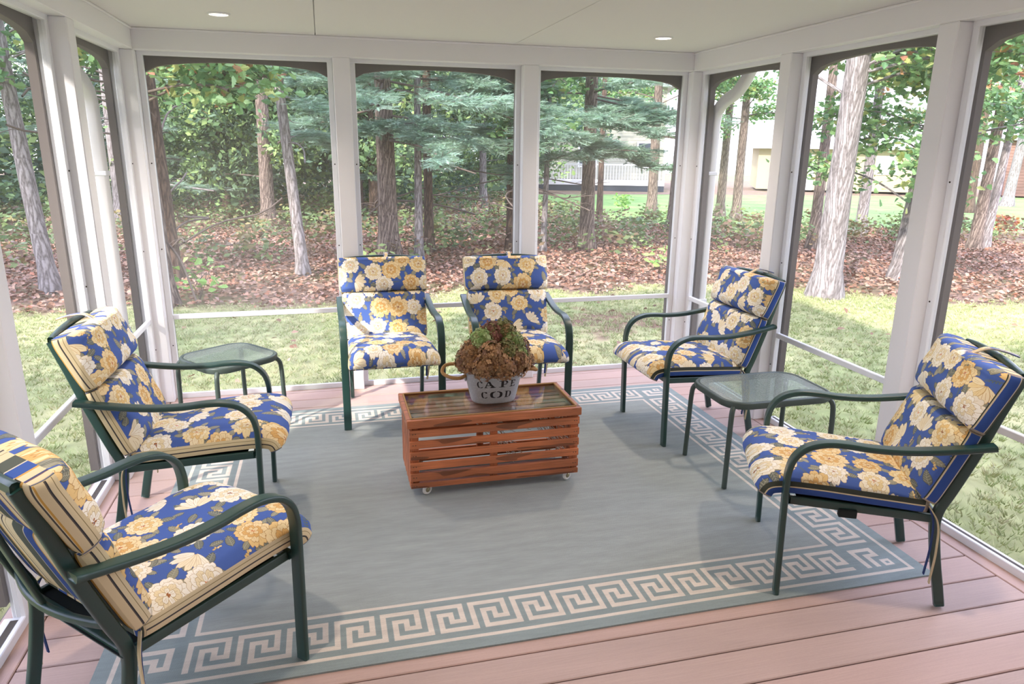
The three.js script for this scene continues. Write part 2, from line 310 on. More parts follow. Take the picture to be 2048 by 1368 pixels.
const stripes = (() => {
  const [c, g] = canvas(1024, 8), P = [['#d9c9a0', 90], ['#8a7a52', 6], ['#d9c9a0', 40], ['#33363a', 10], ['#5a5148', 8], ['#d9c9a0', 60], ['#c59a4a', 26], ['#3d4238', 74], ['#d6c8a4', 16], ['#2f4f93', 110], ['#c9c4b4', 12], ['#4a5148', 60], ['#d9c9a0', 110], ['#6b4a52', 10], ['#33406b', 16], ['#d9c9a0', 80], ['#c59a4a', 20], ['#34559c', 120], ['#cfc6ae', 14], ['#50564a', 142]];
  let x = 0; for (const [col, w] of P) { g.fillStyle = col; g.fillRect(x, 0, w, 8); x += w; }
  return ctex(c, .36, .36);
})();
const weave = (() => { const t = noiseTex(128, [.02, .02], (u, v) => { const k = 128 + 60 * Math.sin(u * 6.283 * 8) * Math.sin(v * 6.283 * 8) + 30 * (rnd() - .5); return [k, k, k]; }); t.colorSpace = THREE.NoColorSpace; return t; })();
const floralMat = new THREE.MeshPhysicalMaterial({ map: floral, roughness: .85, sheen: .25, sheenRoughness: .6, bumpMap: weave, bumpScale: .0004 });
const stripeMat = std({ map: stripes, roughness: .9 });
const chairMetal = new THREE.MeshPhysicalMaterial({ color: 0x1c3f3a, roughness: .38, clearcoat: .4, clearcoatRoughness: .35 });
const slingMat = std({ color: 0x17201f, roughness: .9 });
const tieMat = std({ color: 0x2c4173, roughness: .9 });
const tieCream = std({ color: 0xcdbd97, roughness: .9 });

// ================= patio chairs =================
// side profile in (a = metres behind the front feet, h = height); local z = .28 - a
const L3 = (b, h, a) => V(b, h, .28 - a);
const FRONT = [[0, 0], [-.003, .15], [-.006, .30], [-.008, .43], [-.006, .485], [.008, .535], [.045, .575], [.105, .596], [.17, .598], [.25, .592], [.36, .594], [.49, .61], [.62, .634]];
const REAR = [[.562, 0], [.545, .08], [.527, .16], [.507, .27], [.501, .325], [.508, .375], [.53, .43], [.586, .583], [.636, .742], [.672, .845], [.677, .86]];
const chairGeo = (() => {
  const o = {};
  o.arm = [-1, 1].map((s) => sweep(smooth(FRONT.map(([a, h]) => L3(s * .27, Math.max(h, 0), a)), 60), rectSection(.042, .02, .45), () => V(1, 0, 0)));
  o.rear = [-1, 1].map((s) => sweep(smooth(REAR.map(([a, h]) => L3(s * .2225, h, a)), 44), rectSection(.024, .034, .4), () => V(1, 0, 0)));
  const bow = (h, a, half, dip, up = 0, n = 12) => Array.from({ length: n + 1 }, (_, i) => { const u = i / n * 2 - 1; return L3(u * half, h + up * (1 - u * u), a + dip * (1 - u * u)); });
  o.top = sweep(bow(.862, .678, .225, .006, .012), rectSection(.03, .022, .5), () => V(0, 1, 0));
  o.low = sweep(bow(.435, .532, .215, .045), rectSection(.024, .02, .5), () => V(0, 1, 0));
  o.slat = sweep(smooth([L3(0, .437, .575), L3(0, .6, .625), L3(0, .75, .668), L3(0, .872, .684)], 14), rectSection(.03, .014, .5), () => V(1, 0, 0));
  o.seatRear = sweep(bow(.335, .503, .215, 0), rectSection(.03, .022, .4), () => V(0, 1, 0));
  o.seatFront = sweep(bow(.365, .006, .255, 0), rectSection(.03, .02, .4), () => V(0, 1, 0));
  o.sideRail = [-1, 1].map((s) => sweep([L3(s * .243, .362, .01), L3(s * .235, .35, .25), L3(s * .222, .335, .50)], rectSection(.016, .03, .4), () => V(1, 0, 0)));
  const sl = new THREE.PlaneGeometry(.46, .48, 8, 8); sl.rotateX(-Math.PI / 2); const p = sl.attributes.position;
  for (let i = 0; i < p.count; i++) { const a = .28 - p.getZ(i) - .025; p.setY(i, .367 - .06 * a - .008 * Math.sin(Math.min(1, Math.max(0, a / .5)) * 3.14)); }
  sl.computeVertexNormals(); o.sling = sl; o.bracket = bx(-.012, .012, .318, .348, -.03, .03, .002).translate(.243, 0, .07); return o;
})();
function makeChair(label, pos, turn) {
  const t = thing('patio_chair', label, 'chair', 'green metal patio armchairs around the rug');
  for (const s of [0, 1]) { part('arm_and_front_leg', chairGeo.arm[s], chairMetal, t); part('rear_leg', chairGeo.rear[s], chairMetal, t); part('seat_rail', chairGeo.sideRail[s], chairMetal, t); }
  part('back_top_rail', chairGeo.top, chairMetal, t); part('back_lower_rail', chairGeo.low, chairMetal, t); part('back_slat', chairGeo.slat, chairMetal, t);
  part('seat_rail', chairGeo.seatRear, chairMetal, t); part('seat_rail', chairGeo.seatFront, chairMetal, t); part('sling', chairGeo.sling, slingMat, t, 'dark mesh seat sling'); part('bracket', chairGeo.bracket, slingMat, t);
  t.position.set(pos[0], .0085, pos[1]); t.rotation.y = turn; return t;
}
// a padded cushion section laid along a path (a, h); normal points to the sitter
function pad(path, w0, w1, dome, gus, uvOff, seed, endPuff = 1, edgeU = .02) {
  const NX = 26, NL = 30, pts = smooth(path.map(([a, h]) => V(a, h, 0)), NL), cols = NX + 1, top = [], bot = [], uvT = [], uvB = []; let len = 0;
  const P = (u, i, n) => { const q = pts[i], a = pts[Math.max(0, i - 1)], b = pts[Math.min(NL, i + 1)], t = b.clone().sub(a).normalize(), nn = V(-t.y, t.x, 0), v = i / NL * 2 - 1, w = (w0 + (w1 - w0) * i / NL) / 2 * (1 - .035 * Math.pow(Math.abs(v), 8)), r = q.clone().addScaledVector(nn, n); return [u * w, r.y, .28 - r.x, w]; };
  for (let i = 0; i <= NL; i++) {
    if (i) len += pts[i].distanceTo(pts[i - 1]); const v = i / NL * 2 - 1;
    for (let j = 0; j <= NX; j++) {
      const u = j / NX * 2 - 1, D = Math.pow(Math.max(0, 1 - Math.pow(Math.abs(u), 4.5)), .5) * Math.pow(Math.max(0, 1 - Math.pow(Math.abs(v), 4.5 * endPuff)), .5);
      const wr = .004 * nz(u * 2.3 + seed, v * 2.6, seed) + .0035 * nz(u * 6 + seed, v * 5, 3) * (1 - D * .4);
      const a = P(u, i, gus / 2 + dome * D + wr * (D > 0 ? 1 : 0)), b = P(u, i, -gus / 2 - .012 * D);
      top.push(...a.slice(0, 3)); bot.push(...b.slice(0, 3)); uvT.push(u * a[3] + uvOff[0], len + uvOff[1]); uvB.push(u * b[3] + .31, len);
    }
  }
  const quad = (idx, a, b, c, d, f) => f ? idx.push(a, b, c, c, b, d) : idx.push(a, c, b, b, c, d), it = [], ib = [];
  for (let i = 0; i < NL; i++) for (let j = 0; j < NX; j++) { const a = i * cols + j; quad(it, a, a + 1, a + cols, a + cols + 1, 1); quad(ib, a, a + 1, a + cols, a + cols + 1, 0); }
  const mk = (p, u, ix) => { const g = new THREE.BufferGeometry(); g.setAttribute('position', new THREE.Float32BufferAttribute(p, 3)); g.setAttribute('uv', new THREE.Float32BufferAttribute(u, 2)); g.setIndex(ix); g.computeVertexNormals(); return g; };
  // boxed edge between the two faces
  const edge = []; for (let j = 0; j <= NX; j++) edge.push(j); for (let i = 1; i <= NL; i++) edge.push(i * cols + NX); for (let j = NX - 1; j >= 0; j--) edge.push(NL * cols + j); for (let i = NL - 1; i >= 0; i--) edge.push(i * cols);
  const gp = [], gu = [], gi = []; let run = 0;
  edge.forEach((k, e) => {
    const A = top.slice(3 * k, 3 * k + 3), B = bot.slice(3 * k, 3 * k + 3), i = Math.floor(k / cols), j = k % cols, onEnd = i === 0 || i === NL; if (e) { const q = edge[e - 1]; run += Math.hypot(top[3 * k] - top[3 * q], top[3 * k + 1] - top[3 * q + 1], top[3 * k + 2] - top[3 * q + 2]); }
    const out = 1.0; for (let s = 0; s <= 4; s++) { const f = s / 4, bul = .006 * Math.sin(f * 3.1416), cx = (A[0] + B[0]) / 2; gp.push(A[0] + (B[0] - A[0]) * f + Math.sign(cx) * (j === 0 || j === NX ? bul : 0), A[1] + (B[1] - A[1]) * f, A[2] + (B[2] - A[2]) * f); onEnd ? gu.push(uvT[2 * k] + .05, f * gus) : gu.push(edgeU + f * gus * 1.2, run); }
  });
  for (let e = 0; e < edge.length - 1; e++) for (let s = 0; s < 4; s++) { const a = e * 5 + s; gi.push(a, a + 1, a + 5, a + 5, a + 1, a + 6); }
  return { front: mk(top, uvT, it), back: mergeGeometries([mk(bot, uvB, ib), mk(gp, gu, gi)].map((g) => g.toNonIndexed())) };
}
const ribbon = (pts, w, t, sd = V(1, 0, 0)) => sweep(smooth(pts, 24), rectSection(w, t, .5), () => sd);
function makeCushion(label, pos, turn, k) {
  reseed(500 + k * 31);
  const t = thing('chair_cushion', label, 'cushion', 'floral chair cushions');
  const o = [k * .27 + .1, k * .41], jig = rr(-.006, .006);
  const seat = pad([[-.072, .372], [-.058, .398], [-.02, .409], [.1, .408], [.25, .398], [.40, .388], [.47, .381]], .505, .47, .042, .046, o, k * 3.1, 1, k > 3 ? .09 : .02);
  const back = pad([[.462, .405], [.482, .455], [.517, .545], [.547, .625], [.565, .672]], .498, .505, .046, .046, [o[0] + .03, o[1] + .5], k * 5.3 + 1, 1, k > 3 ? .106 : .02);
  const head = pad([[.562 + jig, .676], [.584, .735], [.614, .805], [.633, .852], [.640, .880]], .53, .535, .058, .05, [o[0] - .05, o[1] + .77], k * 7.7 + 2, 1.3, k > 3 ? .106 : .02);
  for (const [n, p] of [['seat_pad', seat], ['back_pad', back], ['head_pillow', head]]) { const m = part(n, p.front, floralMat, t); part('striped_backing', p.back, stripeMat, m, 'cream, olive and blue striped edge and back'); }
  for (const s of [-1, 1]) for (const q of [0, 1]) part('tie', ribbon([L3(s * .232, .385, .47), L3(s * (.247 + q * .012), .34, .485 + q * .01), L3(s * (.250 + q * .02), .24, .49 + q * .012), L3(s * (.246 + q * .006), .13 - q * .03, .485 + q * .02)], .012, .004), q ? tieCream : tieMat, t, q ? 'cream tie ribbon' : 'navy tie ribbon');
  part('hanging_strap', ribbon([L3(.02, .885, .60), L3(.025, .905, .64), L3(.03, .90, .69), L3(.035, .885, .74)], .026, .006, V(1, 0, 0)), floralMat, t);
  t.position.set(pos[0], .0085, pos[1]); t.rotation.y = turn;
  if (k === 0) { const b = part('crease_fold', ribbon([L3(-.2, .684, .535), L3(0, .68, .527), L3(.2, .684, .535)], .012, .01, V(0, 1, 0)), floralMat, t); }
  return t;
}
// front-centre point on the floor, rear direction angle (radians)
const seats = [
  [.645, 2.402, -.797, 'green metal patio armchair turned toward the crate, with its striped cushion back showing', 'floral cushion whose striped back and bright blue seat face the room', 0],
  [.668, 1.552, -1.588, 'green patio armchair in front of the small corner table, back to the hazy screens', 'blue floral cushion on the chair in front of the corner table', 1],
  [1.307, .710, 3.1436, 'green metal patio armchair against the back screens, on the side of the corner table', 'sunlit blue floral cushion with a checked front edge, on a chair by the back screens', 2],
  [2.035, .800, 3.075, 'green metal patio armchair against the back screens, behind the bucket of dried hydrangeas', 'blue floral cushion on the chair behind the dried hydrangeas', 3],
  [2.685, 1.049, 1.587, 'dark green patio armchair by the corner post, beside the rectangular glass side table', 'shaded navy floral cushion on the chair beside the corner post', 4],
  [2.619, 2.395, 1.115, 'dark green patio armchair half on the deck boards, beside the rectangular side table', 'shaded navy floral cushion with a long hanging tie, on the chair near the sill', 5],
];
for (const [x, z, t, lc, lq, k] of seats) {
  const p = [x + .28 * Math.sin(t), z + .28 * Math.cos(t)];
  makeChair(lc, p, t + Math.PI); makeCushion(lq, p, t + Math.PI, k);
}
// ================= glass side tables =================
const tableMetal = std({ color: 0x47544f, roughness: .42, metalness: .15 });
const pebbleBump = (() => { const t = noiseTex(256, [.25, .25], (u, v) => { const k = 128 + 110 * tileN(u, v, 26) + 30 * tileN(u, v, 60, 3); return [k, k, k]; }); t.colorSpace = THREE.NoColorSpace; return t; })();
const tableGlass = new THREE.MeshPhysicalMaterial({ color: 0xc9d6d0, transmission: .82, thickness: 0, roughness: .22, bumpMap: pebbleBump, bumpScale: .002, ior: 1.5 });
function roundRect(w, d, r, n = 8) { const o = []; for (const [sx, sz, a0] of [[1, 1, 0], [-1, 1, 1], [-1, -1, 2], [1, -1, 3]]) for (let i = 0; i <= n; i++) { const a = (a0 + i / n) * Math.PI / 2; o.push([sx * (w / 2 - r) + Math.cos(a) * r, sz * (d / 2 - r) + Math.sin(a) * r]); } return o; }
function sideTable(label, x, z, turn, w, d, H) {
  const t = thing('side_table', label, 'table'), r = .10, out = roundRect(w, d, r);
  part('rim', sweep(out.map(([a, b]) => V(a, H - .014, b)), rectSection(.022, .034, .55), () => V(0, 0, 0).set(0, 0, 1).cross(V(0, 1, 0)).set(1, 0, 0), true), tableMetal, t);
  const rimPath = out.map(([a, b]) => V(a, H - .014, b)); t.remove(t.children[0]);
  const sideVec = (i) => { const [a, b] = out[i], cx = Math.sign(a) * Math.max(0, w / 2 - r), cz = Math.sign(b) * Math.max(0, d / 2 - r); return V(a - cx, 0, b - cz); };
  part('rim', sweep(rimPath, rectSection(.022, .034, .55), sideVec, true), tableMetal, t);
  const shp = new THREE.Shape(roundRect(w - .022, d - .022, r - .01).map((p) => new THREE.Vector2(...p))), g = new THREE.ExtrudeGeometry(shp, { depth: .005, bevelEnabled: false, curveSegments: 4 });
  g.rotateX(Math.PI / 2); g.translate(0, H + .001, 0); part('glass_top', boxUV(g), tableGlass, t, 'pebbled glass top');
  for (const sx of [-1, 1]) for (const sz of [-1, 1]) {
    const cx = sx * (w / 2 - r), cz = sz * (d / 2 - r), q = Math.SQRT1_2, P = (o, h) => V(cx + sx * q * o, h, cz + sz * q * o);
    part('leg', tube([P(r - .02, H - .022), P(r + .006, H - .026), P(r + .022, H - .045), P(r + .028, H - .085), P(r + .032, .2), P(r + .038, .002)], .0125, 30, 10), tableMetal, t);
  }
  t.position.set(x, .0085, z); t.rotation.y = turn; return t;
}
sideTable('rectangular pebbled-glass side table with grey-green tube legs, between two navy cushioned chairs', 3.03, 1.655, 0, .57, .40, .425);
sideTable('small pebbled-glass side table in the corner by the hazy screens', .415, .525, Math.PI / 4 - .12, .41, .41, .425);

// ================= wooden crate table =================
const woodTex = noiseTex(512, [.7, .12], (u, v) => {
  const g = tileN(u, v, 3) * .6 + .55 * tileN(u, (v * 5) % 1, 10, 4) + .3 * tileN(u, (v * 14) % 1, 12, 9), l = 1 + .26 * g, dk = tileN(u, v, 4, 20) > .34 ? .72 : 1;
  return [clamp8(178 * l * dk), clamp8(108 * l * dk), clamp8(70 * l * dk)];
});
const woods = [[1, 1, 1], [1.12, 1.05, .98], [.86, .82, .8], [.72, .66, .64]].map((c) => { const m = std({ map: woodTex, roughness: .48 }); m.color.setRGB(...c); return m; });
const nailMat = std({ color: 0x4a3a30, roughness: .6 });
const ropeMat = std({ color: 0xb08a5c, roughness: .95 });
function rope(path, r, turns, parent, name, closed = false) {
  const c = new THREE.CatmullRomCurve3(path, closed, 'centripetal'), N = Math.max(60, Math.round(turns * 10)), fr = c.computeFrenetFrames(N, closed), P = c.getSpacedPoints(N), list = [];
  for (let k = 0; k < 3; k++) list.push(sweep(P.map((p, i) => { const a = i / N * turns * 6.283 + k * 2.094; return p.clone().addScaledVector(fr.normals[i], Math.cos(a) * r * .5).addScaledVector(fr.binormals[i], Math.sin(a) * r * .5); }), ring(r * .56, 5), (i) => fr.normals[Math.min(i, N)]));
  return part(name, join(list), ropeMat, parent);
}
{
  reseed(901);
  const t = thing('lobster_crate_table', 'slatted orange-brown wooden crate table with glass lid on casters in the middle of the rug', 'crate table');
  const X0 = 1.288, X1 = 2.091, Z0 = 1.262, Z1 = 1.621, w = X1 - X0;
  const pick = () => woods[Math.floor(rnd() * 3)], slatGeo = [0, 1, 2].map((k) => boxUV(cbox(w, .0365, .012, .002), [k * .9, k * .031]));
  const slat = (h0, h1, z, k) => { const m = part('slat', slatGeo[k % 3], pick(), t); m.scale.y = (h1 - h0) / .0365; m.position.set((X0 + X1) / 2, (h0 + h1) / 2, z); m.rotation.z = rr(-.003, .003); return m; };
  [[.306, .342], [.252, .288], [.199, .235], [.146, .182], [.091, .129], [.056, .081]].forEach(([a, b], k) => { const m = slat(a, b, Z1 - .006, k); for (const x of [-w / 2 + .014, -w / 2 + .026, w / 2 - .014, w / 2 - .026]) part('nail', new THREE.SphereGeometry(.0025, 6, 4).translate(x, 0, .006), nailMat, m); });
  [[.306, .342], [.199, .235], [.056, .092]].forEach(([a, b], k) => slat(a, b, Z0 + .006, k + 1));
  const upr = boxUV(cbox(.034, .30, .018, .002), [.2, .3], 'y');
  for (const x of [X0 + .024, 1.678, X1 - .024]) for (const z of [Z1 - .022, Z0 + .022]) part('upright', upr, woods[1], t).position.set(x, .205, z);
  const endG = boxUV(cbox(.010, .298, .038, .003), [.5, .1], 'y');
  for (const x of [X0 + .004, X1 - .004]) for (let k = 0; k < 6; k++) part('end_slat', endG, pick(), t).position.set(x, .205, Z0 + .035 + k * .0575);
  for (const x of [X0 + .016, X1 - .016]) for (const h of [.07, .335]) part('end_rail', bx(-.006, .006, -.016, .016, -.165, .165), woods[2], t).position.set(x, h, (Z0 + Z1) / 2);
  for (let k = 0; k < 4; k++) part('floor_slat', slatGeo[k % 3], woods[2], t).position.set((X0 + X1) / 2, .062, Z0 + .05 + k * .086).x += 0;
  t.children.filter((m) => m.name === 'floor_slat').forEach((m) => { m.rotation.x = Math.PI / 2; });
  const topG = [0, 1].map((k) => boxUV(cbox(w - .01, .010, .034, .002), [k * .4, k * .05]));
  for (let k = 0; k < 7; k++) part('top_slat', topG[k % 2], k % 3 ? woods[0] : woods[1], t).position.set((X0 + X1) / 2, .361, Z0 + .028 + k * .0505);
  // lid: framed glass edged with rope
  const lx0 = 1.276, lx1 = 2.094, lz0 = 1.248, lz1 = 1.636, lid = part('lid_frame', join([bx(lx0, lx1, .356, .394, lz1 - .02, lz1), bx(lx0, lx1, .356, .394, lz0, lz0 + .02), bx(lx0, lx0 + .02, .356, .394, lz0 + .02, lz1 - .02), bx(lx1 - .02, lx1, .356, .394, lz0 + .02, lz1 - .02)]), woods[0], t);
  part('glass', bx(lx0 + .02, lx1 - .02, .386, .391, lz0 + .02, lz1 - .02, .001), new THREE.MeshPhysicalMaterial({ color: 0xf2f6f4, transmission: 1, thickness: 0, roughness: .03, ior: 1.5 }), lid, 'clear glass lid');
  const e = .022, cor = [V(lx0 + e, .395, lz1 - e), V(lx1 - e, .395, lz1 - e), V(lx1 - e, .395, lz0 + e), V(lx0 + e, .395, lz0 + e)];
  for (let k = 0; k < 4; k++) rope([cor[k], cor[k].clone().lerp(cor[(k + 1) % 4], .5), cor[(k + 1) % 4]], .0042, k % 2 ? 28 : 58, lid, 'rope_edging');
  // white twine netting inside
  const net = [], N = 9;
  for (const [ax, side] of [[1.72, 1], [1.98, 1]]) for (let i = 0; i < N; i++) for (let k = 0; k < 3; k++) {
    const f = i / N, a = V(ax + rr(-.02, .02) - .14 * f, .345 - .02 * rnd(), Z0 + .04 + .28 * rnd()), b = V(Math.min(2.07, ax + .02 + .08 * rnd() + .08 * f), .08 + .2 * rnd(), Z0 + .06 + .26 * rnd());
    net.push(tube([a, a.clone().lerp(b, .5).add(V(rr(-.02, .02), -.02, rr(-.02, .02))), b], .0016, 6, 4));
  }
  part('twine_netting', join(net), std({ color: 0xdcd8cc, roughness: .9 }), t, 'white twine netting');
  const wheelMat = std({ color: 0xe4e2dc, roughness: .4 }), hub = std({ color: 0xa39a7c, roughness: .3, metalness: .8 });
  for (const [x, z] of [[1.365, 1.59], [2.045, 1.592], [1.365, 1.30], [2.045, 1.30]]) {
    const c = part('caster', new THREE.TorusGeometry(.0165, .0085, 10, 24).translate(0, .0255, 0), wheelMat, t, 'white ball caster'); c.position.set(x, .0085, z); c.rotation.y = .5;
    part('hub', new THREE.SphereGeometry(.0155, 16, 12).scale(1, 1, .8).translate(0, .0255, 0), hub, c); part('stem', new THREE.CylinderGeometry(.005, .005, .03, 8).translate(0, .045, 0), hub, c);
  }
}

// ================= galvanised bucket with dried hydrangeas =================
const BX = 1.712, BZ = 1.432, BY = .395;
{
  const [c, g] = canvas(2048, 512); reseed(44);
  g.fillStyle = '#a9afb3'; g.fillRect(0, 0, 2048, 512);
  for (let i = 0; i < 2600; i++) { const v = 150 + rnd() * 60; g.fillStyle = `rgba(${v},${v + 5},${v + 8},.35)`; g.beginPath(); const x = rnd() * 2048, y = rnd() * 512, s = 6 + rnd() * 26; g.moveTo(x, y); for (let k = 1; k < 6; k++) g.lineTo(x + rr(-s, s), y + rr(-s, s)); g.fill(); }
  const cx = 1024; g.textAlign = 'center'; g.textBaseline = 'middle'; g.fillStyle = '#26262a';
  const word = (s, y, px, gap) => { g.font = `bold ${px}px serif`; [...s].forEach((ch, i) => { const x = cx + (i - (s.length - 1) / 2) * gap; g.fillText(ch, x, y); }); };
  word('CAPE', 190, 150, 118); word('COD', 362, 150, 128);
  g.fillStyle = '#a9afb3';                                    // stencil bridges
  for (const [x, y, h] of [[cx - 177, 190, 130], [cx - 128, 362, 130], [cx, 362, 130], [cx + 140, 362, 130]]) g.fillRect(x - 5, y - h / 2, 9, h);
  g.fillRect(cx - 75, 214, 40, 8); g.fillRect(cx + 66, 176, 40, 7); g.fillRect(cx + 150, 214, 60, 7);
  const tx = ctex(c, 1, 1); tx.wrapT = THREE.ClampToEdgeWrapping;
  const t = thing('galvanised_bucket', 'oval galvanised bucket with black stencilled words CAPE COD and rope handles', 'bucket');
  const metal = std({ map: tx, roughness: .38, metalness: .35 }), bare = std({ color: 0x9fa6aa, roughness: .4, metalness: .5 });
  // superelliptic tub, wider at the rim
  const prof = [[.0, .925], [.004, .965], [.014, 1], [.15, 1.29], [.156, 1.315], [.160, 1.315], [.162, 1.29], [.158, 1.27], [.02, .97]], NS = 64, pos = [], uv = [], ix = [];
  prof.forEach(([h, s]) => { for (let i = 0; i <= NS; i++) { const a = i / NS * 6.28318, ca = Math.cos(a), sa = Math.sin(a), e = .72; pos.push(Math.sign(ca) * Math.pow(Math.abs(ca), e) * .108 * s, h, Math.sign(sa) * Math.pow(Math.abs(sa), e) * .072 * s); uv.push(1 - ((i / NS + .25) % 1 === 0 && i === NS ? 1 : (i / NS + .25)) + .0, h / .16); } });
  for (let j = 0; j < prof.length - 1; j++) for (let i = 0; i < NS; i++) { const a = j * (NS + 1) + i, b = a + NS + 1; ix.push(a, b, a + 1, a + 1, b, b + 1); }
  const bg = new THREE.BufferGeometry(); bg.setAttribute('position', new THREE.Float32BufferAttribute(pos, 3)); bg.setAttribute('uv', new THREE.Float32BufferAttribute(uv, 2)); bg.setIndex(ix); bg.computeVertexNormals();
  part('tub', bg, metal, t);
  part('bottom', new THREE.CylinderGeometry(.104, .100, .004, 40).scale(1, 1, .66).translate(0, .004, 0), bare, t);
  for (const s of [-1, 1]) {
    part('handle_plate', bx(-.004, .004, .105, .155, -.022, .022).translate(s * .136, 0, 0), bare, t);
    const P = s < 0 ? [[-.13, .135, .02], [-.17, .128, .04], [-.215, .136, .035], [-.243, .150, .0], [-.225, .172, -.03], [-.18, .178, -.03], [-.13, .165, -.015]] : [[.13, .14, .02], [.17, .15, .03], [.205, .142, .02], [.212, .136, -.005], [.19, .15, -.025], [.13, .16, -.015]];
    rope(P.map((p) => V(...p)), .0085, 12, t, 'rope_handle');
  }
  part('soil', new THREE.CylinderGeometry(.125, .12, .02, 40).scale(1, 1, .66).translate(0, .13, 0), soilDark, t);
  t.position.set(BX, BY, BZ); t.rotation.y = -.02;
}
const floretMat = new THREE.MeshPhysicalMaterial({ color: 0xffffff, vertexColors: true, roughness: .9, side: THREE.DoubleSide, transmission: .12, thickness: 0 });
function hydrangea(label, x, y, z, r, cols, n) {
  const t = thing('dried_hydrangea', label, 'flower', 'dried hydrangeas in the bucket'), pos = [], col = [], C = cols.map((c) => new THREE.Color(c));
  for (let i = 0; i < n; i++) {
    const k = (i + .5) / n, th = i * 2.39996, ph = Math.acos(1 - 1.82 * k), R = r * rr(.84, 1.08), d = V(Math.sin(ph) * Math.cos(th), Math.cos(ph), Math.sin(ph) * Math.sin(th)), c = d.clone().multiplyScalar(R);
    const u = d.clone().cross(V(rr(-1, 1), rr(-1, 1), rr(-1, 1))).normalize(), v = d.clone().cross(u), s = r * rr(.19, .29), q = C[Math.floor(rnd() * C.length)], f = rr(.75, 1.15);
    for (let p = 0; p < 4; p++) {
      const a = p * 1.5708 + rr(-.2, .2), ax = u.clone().multiplyScalar(Math.cos(a)).addScaledVector(v, Math.sin(a)), sd = ax.clone().cross(d), cu = rr(-.15, .55);
      const A = c, B = c.clone().addScaledVector(ax, s * .6).addScaledVector(sd, s * .48).addScaledVector(d, s * cu), D = c.clone().addScaledVector(ax, s * .6).addScaledVector(sd, -s * .48).addScaledVector(d, s * cu * .7), E = c.clone().addScaledVector(ax, s * 1.08).addScaledVector(d, s * (cu - rr(0, .5)));
      for (const w of [A, B, D, B, E, D]) { pos.push(w.x, w.y, w.z); col.push(q.r * f, q.g * f, q.b * f); }
    }
  }
  const g = new THREE.BufferGeometry(); g.setAttribute('position', new THREE.Float32BufferAttribute(pos, 3)); g.setAttribute('color', new THREE.Float32BufferAttribute(col, 3)); g.computeVertexNormals();
  const core = part('flower_head', g, floretMat, t); part('core', new THREE.IcosahedronGeometry(r * .74, 2), std({ color: cols[0], roughness: 1 }), core);
  const base = V(BX - x, BY + .13 - y, BZ - z).multiplyScalar(.96); part('stem', tube([V(0, 0, 0), base.clone().multiplyScalar(.5).add(V(0, .01, 0)), base], .003, 8, 5), std({ color: 0x6b5a3c, roughness: .9 }), t);
  t.position.set(x, y, z);
}
{
  reseed(3131);
  const br = ['#8f6c4c', '#a67a50', '#7d5a42', '#b98f64', '#927250'], gr = ['#8fa35f', '#7b9152', '#a9b878', '#8a8f5a', '#9b8a5c'], rd = ['#7a4a40', '#8b5a48', '#6d4d3a', '#8d7a50'], ol = ['#7c7a48', '#8b8a52', '#6d6a3e', '#91744a'];
  const bl = 'brown dried hydrangea head ', gl = 'pale green dried hydrangea head ';
  for (const [x, y, z, r, c, l, n] of [
    [1.588, .602, 1.462, .062, br, bl + 'above the left rope handle', 150], [1.652, .585, 1.515, .062, br, bl + 'drooping over the rim beside the first letter', 150], [1.735, .585, 1.520, .066, br, bl + 'drooping over the middle of the bucket rim', 170],
    [1.812, .590, 1.495, .062, br, bl + 'low over the bucket rim next to the right handle', 150], [1.858, .583, 1.44, .052, br, bl + 'above the right rope handle', 120], [1.612, .640, 1.43, .055, br, bl + 'between the handle and the bright green head', 130],
    [1.690, .64, 1.50, .060, br, bl + 'in the middle of the bunch', 150], [1.658, .690, 1.43, .058, ['#9db36c', '#8aa75e', '#b3c384', '#a3a870'], 'bright pale green hydrangea head at the top of the bunch', 150],
    [1.715, .705, 1.40, .062, rd, 'reddish brown dried hydrangea head at the top of the bunch', 150], [1.768, .718, 1.39, .058, ol, 'olive dried hydrangea head at the very top of the bunch', 140],
    [1.800, .672, 1.43, .058, gr, gl + 'on the upper right side of the bunch', 140], [1.760, .640, 1.485, .056, ol, 'olive dried hydrangea head in front of the reddish one', 140], [1.842, .637, 1.41, .052, rd, 'reddish dried hydrangea head at the right shoulder of the bunch', 130],
    [1.828, .612, 1.475, .048, gr, gl + 'low on the right side of the bunch', 120], [1.70, .655, 1.36, .06, br, bl + 'at the back of the bunch', 90]]) hydrangea(l, x, y, z, r, c, n);
}
